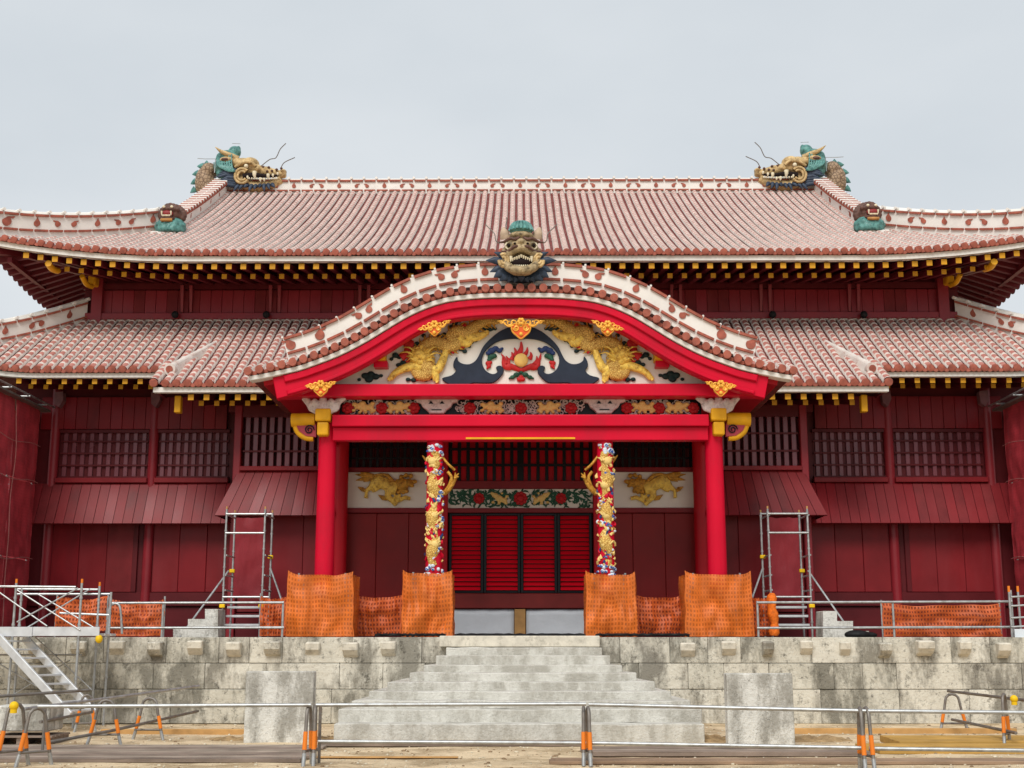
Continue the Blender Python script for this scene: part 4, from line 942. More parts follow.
for s in (-1, 1):
    F = lambda x, y, s=s: (lambda v: Vector((x0 + s * (x0 - v.x) * 1.0 if s > 0 else v.x, v.y, v.z)))(Z4(x, y)) if s > 0 else Z4(x, y)
    G = lambda x, y, s=s: (lambda v: Vector((2 * x0 - v.x, v.y, v.z)) if s > 0 else v)(Z5(x, y))
    F = lambda x, y, s=s: (lambda v: Vector((2 * x0 - v.x, v.y, v.z)) if s > 0 else v)(Z4(x, y))
    m = MB(); blobs(m, F, [(275, 580, .09), (290, 572, .08), (305, 580, .07), (262, 590, .06), (315, 572, .04)]); m.build('blue_cloud', mat('ink blue paint', (.02, .04, .13), .5, .3, 8) if 'ink blue paint' not in MATS else MATS['ink blue paint'], tym, sculpt=.014)
    m = MB(); blobs(m, F, [(272, 605, .08), (285, 600, .07), (265, 615, .05)]); m.build('green_cloud', green, tym, sculpt=.014)
    m = MB(); blobs(m, F, [(262, 628, .07), (265, 640, .055), (258, 648, .03), (270, 625, .05)]); m.build('red_cloud', MATS['flame red paint'], tym, sculpt=.014)
    # little clouds round the dragon
    for cl in ([(150, 460, .05), (180, 440, .09), (210, 432, .09), (235, 445, .09), (262, 440, .05), (200, 458, .10)], [(315, 355, .05), (335, 335, .08), (355, 345, .06)], [(620, 190, .06), (640, 170, .07), (665, 162, .04), (628, 200, .05)],
               [(800, 185, .07), (820, 200, .08), (845, 200, .05), (790, 200, .05)], [(640, 310, .06), (670, 300, .08), (690, 315, .06), (715, 292, .04), (620, 318, .04)], [(480, 235, .06), (520, 280, .07), (540, 290, .05)], [(400, 460, .06), (430, 462, .07), (490, 462, .06), (515, 455, .05)], [(765, 155, .05), (750, 160, .04)], [(405, 300, .07), (425, 285, .08), (445, 275, .06)], [(570, 330, .05), (590, 350, .06), (575, 365, .05)], [(560, 240, .07), (585, 228, .06), (540, 250, .05)], [(350, 385, .06), (375, 372, .07), (395, 380, .05)], [(700, 262, .05), (725, 268, .06), (748, 262, .04)]):
        m = MB(); blobs(m, G, cl, -.025)
        m.build('dark_cloud', mat('dark green blue paint', (.012, .03, .03), .5, .4, 6) if 'dark green blue paint' not in MATS else MATS['dark green blue paint'], tym, sculpt=.014)
    for pts, w_ in (([(365, 350), (400, 330), (440, 370), (470, 410)], .09), ([(610, 260), (650, 240), (680, 200), (700, 185)], .09), ([(380, 290), (410, 275), (400, 320)], .10), ([(620, 320), (650, 290), (660, 260)], .07), ([(440, 455), (470, 445), (520, 400), (505, 385)], .06), ([(655, 260), (690, 225), (735, 205), (770, 190)], .045), ([(395, 360), (430, 395), (455, 430)], .05), ([(690, 290), (650, 300), (600, 300)], .04)):
        m = MB(); m.tube(crom([G(*p) + Vector((0, -.05, 0)) for p in pts], 5), w_, 8, flat=.5); m.build('dragon_fin', MATS['flame red paint'], tym, smooth=60)
    body = [(890, 160), (850, 165), (800, 160), (745, 190), (700, 225), (655, 215), (625, 240), (650, 275), (610, 290), (560, 275), (520, 270), (480, 300), (470, 350), (500, 400), (490, 435), (450, 430), (430, 395)]
    rr = [.03, .07, .10, .13, .145, .145, .14, .14, .14, .13, .13, .14, .17, .18, .16, .13, .07]
    cvb = crom([G(*p) + Vector((0, -.07, 0)) for p in body], 5); rs = []
    for i in range(len(rr) - 1): rs += [rr[i] + (rr[i + 1] - rr[i]) * t / 5 for t in range(5)]
    m = MB(); m.tube(cvb, rs + [rr[-1]], 12, flat=.6); m.build('dragon_body', gold_scale, tym, smooth=60)
    m = MB()
    for i in range(6, len(cvb) - 14, 2):
        t = (cvb[i + 1] - cvb[i - 1]).normalized(); nn_ = Vector((-t.z, 0, t.x)); rad = (rs + [rr[-1]])[i]
        for sg in (-1, 1):
            b_ = cvb[i] + nn_ * rad * .85 * sg; m.tube([b_, b_ + nn_ * .05 * sg - t * .02, b_ + nn_ * .10 * sg - t * .07], [.03, .022, .004], 5)
    m.build('dragon_spines', MATS['flame red paint'] if False else gold_dk, tym, smooth=60)
    m = MB(); random.seed(31)
    for i in range(26):
        a = random.uniform(0, 6.28); rad = random.uniform(18, 62); c = G(468 + rad * math.cos(a), 345 + rad * .9 * math.sin(a)) + Vector((0, -.16 + rad * .0012, 0)); rr0 = random.uniform(.03, .055)
        m.tube([c + Vector((math.cos(k_ * .8) * rr0 * (1 - k_ * .1), 0, math.sin(k_ * .8) * rr0 * (1 - k_ * .1))) for k_ in range(8)], .014, 5)
    for ax, ay, bx_, by in ((445, 330, 372, 300), (440, 345, 350, 330), (500, 330, 560, 300), (505, 350, 575, 335), (440, 370, 395, 370), (495, 372, 545, 385)):
        a, b = G(ax, ay), G(bx_, by); m.tube(crom([a + Vector((0, -.16, 0)), (a + b) / 2 + Vector((0, -.18, .05)), b + Vector((0, -.1, 0))], 4), [.03, .028, .025, .022, .02, .016, .012, .008, .004], 6)
    m.build('dragon_mane', gold, tym, smooth=60)
    m = MB()
    for leg in ([(470, 400), (420, 395), (370, 410), (335, 430), (310, 460)], [(500, 400), (550, 410), (575, 370), (590, 330), (598, 310)], [(520, 420), (540, 440), (545, 470)], [(700, 240), (745, 245), (780, 235), (800, 222)], [(660, 250), (700, 280), (720, 262)], [(640, 215), (610, 235)]):
        m.tube(crom([G(*p) + Vector((0, -.08, 0)) for p in leg], 4), [.12 - .06 * i / (4 * len(leg) - 4) for i in range(4 * len(leg) - 3)], 8, flat=.65)
        e = leg[-1]
        for k_ in range(4):
            a = k_ * .7 + (2.3 if leg[-1][0] < leg[0][0] else -1); m.tube([G(*e) + Vector((0, -.08, 0)), G(e[0] + 10 * math.cos(a), e[1] + 10 * math.sin(a)) + Vector((0, -.1, 0)), G(e[0] + 17 * math.cos(a + .3), e[1] + 17 * math.sin(a + .3)) + Vector((0, -.07, 0))], [.035, .028, .006], 6)
    m.build('dragon_legs', gold, tym, smooth=60)
    m = MB()
    for x, y, r in ((455, 335, .15), (435, 330, .09), (480, 350, .12), (440, 360, .10), (465, 375, .09), (500, 345, .08)):
        c = G(x, y); m.ell(Vector((c.x, YP - .13, c.z)), (r, r * .7, r * .85))
    for k_ in range(15):
        a = -2.9 + k_ * .42; c = G(470 + 28 * math.cos(a), 345 + 28 * math.sin(a)); e = G(470 + (58 + 12 * (k_ % 3)) * math.cos(a + .1), 340 + (52 + 12 * (k_ % 2)) * math.sin(a + .1))
        m.tube([c + Vector((0, -.1, 0)), (c + e) / 2 + Vector((0, -.13, .01)), e + Vector((0, -.06, 0))], [.06, .045, .006], 7)
    m.build('dragon_head', mat('bright gold leaf', (.85, .54, .10), .33, .25, 18, .6, 55, metallic=.12, dirt=(.24, .07, .015), dscale=12, damt=.8) if 'bright gold leaf' not in MATS else MATS['bright gold leaf'], tym, smooth=50)  # same dark red crevice patches as on the other gold
    m = MB(); a = G(262, 345); m.box(a.x - .13, a.x + .17, YP - .30, YP - .0, G(262, 408).z, G(262, 376).z, 0); m.box(a.x - .16, a.x + .13, YP - .42, YP - .001, G(262, 378).z, G(262, 325).z, 1); m.build('purlin_end', [red, yellow], tym, bevel=.012)
# --- gold hanging ornaments on the barge board
def pendant(cx, cy, sc, wing):
    Yp = YK + .03
    F = lambda x, y: P(cx + x, cy + y, Yp)
    heart = crom([F(0, -3 * sc), F(5 * sc, -6.5 * sc), F(10 * sc, -4 * sc), F(9.5 * sc, 2 * sc), F(5 * sc, 6.5 * sc), F(0, 10 * sc), F(-5 * sc, 6.5 * sc), F(-9.5 * sc, 2 * sc), F(-10 * sc, -4 * sc), F(-5 * sc, -6.5 * sc)], 4, True)
    m = MB(); m.prism([(v.x, v.z) for v in heart], Yp - .05, Yp + .06, inset=.015); root = m.build('gable_pendant', orange_red, hall, smooth=40)
    m = MB(); m.tube(heart + heart[:2], .018 * sc ** .5, 6)
    m.v = [v + Vector((0, -.045, 0)) for v in m.v]
    for s in (-1, 1):
        sp_ = [F(s * (1 + 4.2 * sc) + s * 3.2 * sc * (1 - i / 18) * math.cos(i * .6), -1.5 * sc + 3.2 * sc * (1 - i / 18) * math.sin(i * .6)) + Vector((0, -.055, 0)) for i in range(16)]; m.tube(sp_, .02, 5)
    c = F(0, -8.5 * sc); 
    for k_ in range(6): m.ell(c + Vector((.05 * math.cos(k_ * 1.047), -.06, .05 * math.sin(k_ * 1.047))) * 1, (.04, .03, .04), nu=6, nv=5)
    m.ell(F(0, 5 * sc) + Vector((0, -.06, 0)), (.045, .03, .045), nu=8, nv=6)
    for s in (-1, 1):
        L_ = wing * sc; sl_ = 0.0
        for k_ in range(4):
            f = k_ / 4; b = F(s * (8.5 * sc + L_ * f), -7.0 * sc - slope(cx, s) * L_ * f) + Vector((0, -.05, 0)); r0_ = .085 * sc ** .5 * (1 - .5 * f)
            m.tube([b + Vector((s * math.cos(k2 * .75 + 2.4) * r0_ * (1 - k2 * .085), 0, (1 if k_ % 2 else -1) * math.sin(k2 * .75 + 2.4) * r0_ * (1 - k2 * .085))) for k2 in range(9)], .014, 5)
        b0, b1 = F(s * 8 * sc, -4.5 * sc), F(s * (9 * sc + L_), -7 * sc - slope(cx, s) * L_)
        m.tube(crom([b0 + Vector((0, -.05, 0)), b0.lerp(b1, .35) + Vector((0, -.05, -.05)), b0.lerp(b1, .7) + Vector((0, -.05, .02)), b1 + Vector((0, -.05, 0))], 4), [.022] * 6 + [.018] * 4 + [.012, .009, .004], 5)
    m.build('gilt_scroll', mat('ornament gold', (.80, .40, .06), .4, .2, 12, metallic=.2) if 'ornament gold' not in MATS else MATS['ornament gold'], root, smooth=60)
def slope(cx, s):
    if abs(cx - 521) < 10: return .12
    sg = -1 if cx < 521 else 1
    return (.42 if s * sg < 0 else -.42) if abs(cx - 521) < 130 else (.30 if s * sg < 0 else -.12)
pendant(521, 330, .92, 17); pendant(434.5, 330, .62, 18); pendant(607.5, 330, .62, 18); pendant(321, 390, .66, 15); pendant(720.5, 390, .66, 15)

# --- frieze carving: scrolls, red flowers, small gold lions, pale cloud brackets
YF = 28.2
def ff_(px, py, d=0): v = P(px, py, YF); return Vector((v.x, YF + d, v.z))
m = MB(); random.seed(9)
for i in range(420):
    px = random.uniform(344, 697); py = random.uniform(401.5, 414); r = random.uniform(.05, .10); a0 = random.uniform(0, 6)
    if min(abs(px - 437), abs(px - 604)) < 20: continue
    m.tube([ff_(px, py, -.02) + Vector((math.cos(a0 + k_ * .7) * r * (1 - k_ * .09), 0, math.sin(a0 + k_ * .7) * r * (1 - k_ * .09))) for k_ in range(9)], .013, 5)
m.build('white_scrolls', carvew, fz, smooth=60)
fm = MB(); gm = MB()
for px in (348, 382, 414, 470, 521, 571, 627, 659, 693):
    fm = MB(); c = ff_(px, 408.5, -.05)
    for k_ in range(7): fm.ell(c + Vector((math.cos(k_ * .898) * .08, .01, math.sin(k_ * .898) * .08)), (.06, .04, .06), nu=8, nv=6)
    fm.ell(c + Vector((0, -.03, 0)), (.06, .03, .06), nu=8, nv=6); fm.build('flower', MATS['flower red'], fz, smooth=60)
for px, s in ((364, 1), (399, -1), (492, 1), (549, -1), (643, 1), (677, -1)):
    gm = MB()
    for dx, dy, rr in ((0, 0, .12), (-5, -1, .10), (-9, -3, .07), (6, 0, .10), (10, 3, .06), (8, 5, .045), (2, 5, .045), (-4, 5, .045), (-10, 3, .05), (9, -4, .06), (-1, -4, .08)): gm.ell(ff_(px + dx * s, 408 + dy, -.06), (rr, .06, rr * .75), nu=8, nv=6)
    gm.build('gold_lion', gold_lt, fz, sculpt=.016)
for cx in (437, 604):                        # pale cloud brackets over the inner columns
    o = [(-21, -8), (21, -8), (20, -5), (16, -4), (14, 0), (10, 3), (7, 6.5), (-7, 6.5), (-10, 3), (-14, 0), (-16, -4), (-20, -5)]
    m = MB(); m.prism([(ff_(cx + a, 408 + b).x, ff_(cx + a, 408 + b).z) for a, b in o], YF - .16, YF, inset=.02)
    r_ = m.build('cloud_bracket', carvew, fz)
    m = MB()
    for s in (-1, 1): m.prism([(ff_(cx + s * 3, 405).x, ff_(520, 405).z), (ff_(cx + s * 8, 405).x, ff_(520, 405).z), (ff_(cx + s * 5.5, 402).x, ff_(520, 402).z)], YF - .175, YF - .15)
    m.prism([(ff_(cx - 5, 411).x, ff_(520, 411.5).z), (ff_(cx + 5, 411).x, ff_(520, 411.5).z), (ff_(cx + 5, 411).x, ff_(520, 410.5).z), (ff_(cx - 5, 411).x, ff_(520, 410.5).z)], YF - .175, YF - .15)
    m.build('bracket_carving', black, r_)
for s in (-1, 1):                            # winged pale capital and yellow nose at each outer column
    Fx = lambda px, py, d=0, s=s: (lambda v: Vector((v.x if s < 0 else 2 * x0 - v.x, YF + d, v.z)))(P(px, py, YF))
    m = MB()
    for pts, r in (([(323, 413), (316, 410), (310, 404), (305, 400)], .14), ([(327, 413), (334, 410), (340, 404), (347, 400)], .14), ([(325, 414), (325, 406), (325, 399)], .17), ([(320, 412), (313, 411), (311, 406)], .10), ([(331, 412), (338, 411), (341, 406)], .10)):
        k_ = len(pts); m.tube(crom([Fx(*p, -.28) for p in pts], 4), [r * (1 - .6 * i / (4 * k_ - 4)) for i in range(4 * k_ - 3)], 9, flat=.6)
    for px in (317, 333): m.ell(Fx(px, 405, -.33), (.08, .06, .09))
    m.build('winged_capital', carvew, hall, sculpt=.02)
    m = MB()
    x_a, x_b = sorted((Fx(317.5, 425).x, Fx(333, 425).x)); m.box(x_a, x_b, YF - .42, YF - .05, Fx(320, 424).z, Fx(320, 411.5).z); w2 = (x_b - x_a) * .14; m.box(x_a + w2, x_b - w2, YF - .38, YF - .06, Fx(320, 438).z, Fx(320, 424.5).z); r_ = m.build('yellow_capital', yellow, hall, bevel=.04, segs=3)
    m = MB(); m.tube([Fx(292.5, 421, -.1), Fx(316, 420.5, -.1)], [.15, .15], 14); m.tube(crom([Fx(296, 426, -.08), Fx(299, 433, -.08), Fx(306, 438, -.08), Fx(314, 439, -.08)], 4), .07, 8); m.build('nose_scroll', yellow, r_, smooth=50)
    m = MB(); m.prism([(v.x, v.z) for v in [Fx(297, 425), Fx(317, 425), Fx(317, 438), Fx(307, 437), Fx(300, 432)]], YF - .16, YF - .02); m.build('nose_cheek', mat('dusty red paint', (.38, .05, .07), .5, .1) if 'dusty red paint' not in MATS else MATS['dusty red paint'], r_, bevel=.02)
    m = MB(); c = Fx(310.5, 431, -.18); m.tube([c + Vector((math.cos(i * .6) * .11 * (1 - i / 22), 0, math.sin(i * .6) * .11 * (1 - i / 22))) for i in range(19)], .014, 5); m.build('nose_spiral', black, r_)
# --- columns
for px in (325.5, 716):
    x = XP(px, YF, 520); m = MB(); m.tube([(x, YF, ZT), (x, YF, ZT + 2), (x, YF, 6.35)], [.208, .204, .19], 28); m.build('porch_column', red, hall, smooth=50)
    m = MB(); m.tube([(x, YF, ZT), (x, YF, ZT + .12)], .32, 28); m.build('column_base', stone, hall, bevel=.03)
random.seed(21)
for px, s in ((434.5, 1), (605.5, -1)):
    x = XP(px, YF, 500); RR = .18; m = MB(); m.tube([(x, YF, ZT), (x, YF, ZP(428, YF))], [RR, RR * .98], 28); col = m.build('dragon_column', red, hall, smooth=50)
    def on(dx, py, d=.0):                    # dx in pixels from the column axis, wrapped on its round face
        a = max(-1.35, min(1.35, math.asin(max(-.98, min(.98, dx / 8.4))))); z = ZP(py, YF); r = RR + d
        return Vector((x + math.sin(a) * r, YF - math.cos(a) * r, z))
    m = MB(); pts = []; k_ = 46
    for i in range(k_):
        py = 453 + (566 - 453) * i / (k_ - 1); pts.append(on(s * 2.4 * math.sin(i * .42), py, -.075))
    m.tube(pts, [.112 + .03 * math.sin(i * .5 + px) if 3 < i < 43 else .10 for i in range(k_)], 14); m.build('dragon_body', gold_scale, col, smooth=60)
    gm, rm_, bm2 = MB(), MB(), MB()
    for i in range(120):
        py = random.uniform(458, 568); dx = random.uniform(-8.8, 8.8); a = random.uniform(-1.2, 1.2); l = random.uniform(.6, 1.3)
        q_ = gm if random.random() < .62 else rm_ if random.random() < .65 else bm2
        q_.tube([on(dx, py, .005), on(dx + 1.3 * math.sin(a) * l, py - 1.6 * l, .022), on(dx + 3.0 * math.sin(a * 1.5) * l, py - 3.8 * l, .004)], [.032 * l, .026 * l, .005], 5, flat=.8)
    for cy in (462, 486, 516, 545): gm.ell(on(random.uniform(-2, 2), cy, .0), (.10, .06, .09)); [gm.tube([on(1.2 * k2, cy, .03), on(2.6 * k2, cy - 3, .03), on(4.6 * k2, cy - 4 - k2 % 2, .01)], [.03, .022, .005], 5) for k2 in (-2, -1, 1, 2)]
    gm.build('gold_flames', gold_lt, col, smooth=60); rm_.build('red_flames', red, col, smooth=60); bm2.build('dark_scrolls', MATS['ink blue paint'], col, smooth=60)
    cb, cw, cg = MB(), MB(), MB()
    for cy, n_, dxs, dys in ((450, 13, (-7, 8), 6), (498, 9, (3, 9), 7) if s > 0 else (506, 9, (-9, -2), 8), (527, 9, (-9, 9), 5), (516, 5, (5, 9), 5), (553, 8, (-1, 9), 6), (571, 16, (-9, 9), 6), (474, 4, (-9, 9), 3)):
        for i in range(n_):
            dx = random.uniform(*dxs); py = cy + random.uniform(-dys, dys); r = random.uniform(.03, .06)
            cw.ell(on(dx, py, .0), (r, .035, r * random.uniform(.7, 1.1)), nu=8, nv=6); z_ = random.random()
            if z_ < .75: (cb if z_ < .5 else cg).tube([on(dx + 46 * r * .55 * math.cos(k2 * .9) * (1 - k2 * .1), py + 46 * r * .55 * math.sin(k2 * .9) * (1 - k2 * .1), .034) for k2 in range(7)], .012, 5)
    cw.build('clouds', pale_blue, col, smooth=60); cb.build('cloud_lines', bluep, col, smooth=60); cg.build('gilt_lines', gold_dk, col, smooth=60)
    # gilded claw reaching out from the column toward the door
    m = MB(); Q = lambda dx, py, d: Vector((x + s * dx / 46., YF + d, ZP(py, YF)))
    m.tube(crom([Q(7, 494, .05), Q(14, 487, 0), Q(17, 478, -.05), Q(13, 472, -.05)], 4), [.045] * 8 + [.035] * 5, 8); m.tube(crom([Q(10, 494, 0), Q(15, 490, -.1), Q(20, 482, -.15), Q(22, 478, -.2)], 4), [.042] * 8 + [.032] * 4 + [.022], 8)
    for a in range(3): m.tube([Q(21, 479, -.2), Q(21 + 4 * math.cos(a - .5), 479 - 5 * math.sin(a * .8 + .2), -.25)], [.035, .012], 6)
    m.tube(crom([Q(6, 455, 0), Q(13, 464, -.05), Q(20, 470, 0)], 4), .03, 7); m.tube(crom([Q(-7, 462, .1), Q(-13, 455, .05)], 4), [.04, .035, .03, .02, .01], 7)
    m.build('dragon_claw', gold_dk, col, smooth=60)

# ================================================================== CERAMIC DRAGONS AND LIONS ON THE ROOF
def ridge_dragon(s, label):
    YD = UR - .05; K = .0053
    def D(zx, zy, d=0):
        v = P(150 + zx / 6.4, 130 + zy / 6.4, YD); return Vector((v.x if s < 0 else -v.x, YD + d, v.z))
    base = D(560, 400, 0); r_ = thing('ceramic_dragon_head', base, label, 'dragon', 'dragon heads biting the ends of the main ridge')
    m = MB()
    m.ell(D(345, 320, .25), (70 * K, .38, 110 * K)); m.ell(D(395, 380, .2), (90 * K, .36, 70 * K)); m.ell(D(370, 250, .2), (55 * K, .32, 55 * K)); m.build('scaly_neck', scaly, r_, sculpt=.035)
    m = MB()
    for (ax, ay), (bx_, by) in (((350, 215), (352, 178)), ((330, 215), (290, 215)), ((300, 260), (258, 268)), ((285, 310), (248, 330)), ((282, 360), (246, 386)), ((410, 205), (420, 190))):
        a, b = D(ax, ay, .25), D(bx_, by, .25); m.tube([a, (a + b) / 2, b], [.13, .09, .012], 8, flat=.5)
    m.build('back_spines', teal, r_, smooth=60)
    m = MB()
    m.ell(D(495, 185, .05), (80 * K, .34, 60 * K)); m.ell(D(540, 140, .05), (42 * K, .22, 42 * K)); m.ell(D(468, 240, .0), (62 * K, .40, 60 * K)); m.ell(D(485, 290, -.05), (60 * K, .36, 35 * K)); m.ell(D(565, 118, .05), (14 * K, .12, 20 * K))
    for i in range(7): m.tube(crom([D(440 + i * 16, 225 - i * 8, -.35), D(460 + i * 14, 265, -.46), D(530 + i * 6, 300, -.46)], 4), [.03] * 8 + [.015], 6)
    m.build('teal_mane', teal, r_, sculpt=.02)
    m = MB()
    for i in range(7):
        a = D(580 - i * 4, 280 + i * 16, -.3); b = D(462 - (i % 3) * 16, 300 + i * 16, -.42); m.tube([a, (a + b) / 2 + Vector((0, -.05, .05)), b], [.085, .07, .008], 8, flat=.6)
    for i in range(9):
        a = D(585 + i * 26, 368 + (4 - abs(i - 4)) * 2, -.3); b = D(550 + i * 33, 420 - (i % 3) * 12, -.42); m.tube([a, (a + b) / 2 + Vector((0, -.06, -.01)), b], [.075, .06, .008], 8, flat=.7)
    m.build('slate_beard', slate, r_, smooth=60)
    m = MB()
    m.ell(D(600, 232, -.05), (80 * K, .36, 48 * K)); m.ell(D(650, 225, -.1), (55 * K, .36, 40 * K)); m.ell(D(560, 225, -.05), (55 * K, .34, 42 * K))
    m.tube(crom([D(620, 262, -.1), D(690, 268, -.12), D(760, 278, -.12), D(830, 290, -.1), D(875, 288, -.1)], 4), [.24, .235, .23, .22, .21, .2, .19, .18, .17, .165, .16, .15, .14, .145, .15, .14, .1], 12)
    m.ell(D(750, 262, -.12), (40 * K, .2, 18 * K)); m.ell(D(858, 275, -.12), (22 * K, .2, 14 * K)); m.ell(D(700, 268, -.3), (26 * K, .12, 20 * K))
    m.tube(crom([D(590, 290, -.1), D(600, 345, -.12), D(660, 372, -.12), D(740, 368, -.12), D(815, 345, -.1), D(845, 325, -.1)], 4), [.20] * 8 + [.19] * 4 + [.17] * 4 + [.14] * 4 + [.1], 12)
    m.build('tan_head', tan, r_, sculpt=.026)
    m = MB(); c = D(605, 320, -.40)
    for rr, tr in ((.24, .05), (.15, .045)): m.tube([c + Vector((math.cos(a * .35 + .8) * rr * (-s), 0, math.sin(a * .35 + .8) * rr * 1.1)) for a in range(15)], tr, 7)
    m.tube(crom([D(560, 262, -.36), D(610, 240, -.45), D(660, 236, -.45), D(692, 258, -.4)], 4), .055, 7); m.build('brow_and_cheek', tan, r_, smooth=60)
    m = MB(); m.tube(crom([D(610, 318, -.32), D(680, 312, -.34), D(760, 318, -.34), D(835, 312, -.32)], 4), [.10, .10, .10, .10, .10, .09, .08, .07, .06, .06, .05, .04, .03], 8); m.build('mouth', mouth, r_, smooth=60)
    m = MB(); m.ell(D(632, 260, -.43), .075)
    for x, y, l, w_ in ((684, 315, 44, .075), (770, 322, 26, .055), (720, 345, 24, .045), (800, 318, 18, .04), (640, 330, 20, .04), (745, 345, 18, .04), (830, 308, 16, .035)): m.tube([D(x, y - l / 2, -.38), D(x, y, -.4), D(x + 2, y + l / 2, -.38)], [w_ * 1.1, w_, w_ * .3], 8)
    for x in range(650, 830, 16): m.ell(D(x, 338 - abs(x - 740) * .04, -.38), (.03, .03, .04), nu=6, nv=5)
    m.build('teeth_and_eye', ivory, r_, smooth=60)
    m = MB(); m.tube(crom([D(570, 200, -.2), D(520, 180, -.28), D(470, 160, -.32), D(432, 132, -.34)], 4), [.11, .11, .10, .10, .09, .085, .08, .07, .06, .05, .035, .02, .01], 9); m.build('horn', tan, r_, smooth=60)
    m = MB(); m.tube(crom([D(570, 205, .3), D(540, 170, .36), D(520, 145, .36)], 4), [.1, .09, .08, .07, .06, .05, .03, .02, .01], 9); m.build('horn', tan, r_, smooth=60)
    m = MB(); m.ell(D(505, 214, -.34), (46 * K, .12, 20 * K)); m.ell(D(497, 216, -.42), (26 * K, .06, 11 * K), 1); m.build('ear', [tan, brownclay], r_, smooth=60)
    m = MB()
    for i, (x, y) in enumerate(((760, 283), (790, 280), (820, 272), (850, 265), (735, 255), (770, 258))): m.ell(D(x, y, -.28), (.05, .05, .045), nu=7, nv=5)
    m.build('nose_studs', brownclay, r_, smooth=60)
    for pts in ([(712, 255), (745, 232), (780, 210), (815, 206), (832, 185), (850, 152), (886, 120)], [(845, 262), (862, 235), (885, 222), (915, 212), (940, 204)]):
        m = MB(); m.tube(crom([D(x, y, -.25 - .04 * i) for i, (x, y) in enumerate(pts)], 3), .016, 5); m.build('whisker', steel_dk, r_)
    # thin lightning conductor over the mane
    m = MB(); m.tube([D(430, 300, -.4), D(432, 205, -.3), D(352, 178, .1), D(296, 168, .2)], .012, 5); m.tube([D(420, 110, 0), D(437, 135, -.2)], .012, 5); m.tube([D(526, 86, 0), D(578, 88, 0)], .01, 5); m.build('conductor', steel, r_)
    return r_
ridge_dragon(-1, 'teal and tan ceramic dragon head on the left end of the main ridge, facing right')
ridge_dragon(1, 'teal and tan ceramic dragon head on the right end of the main ridge, facing left')

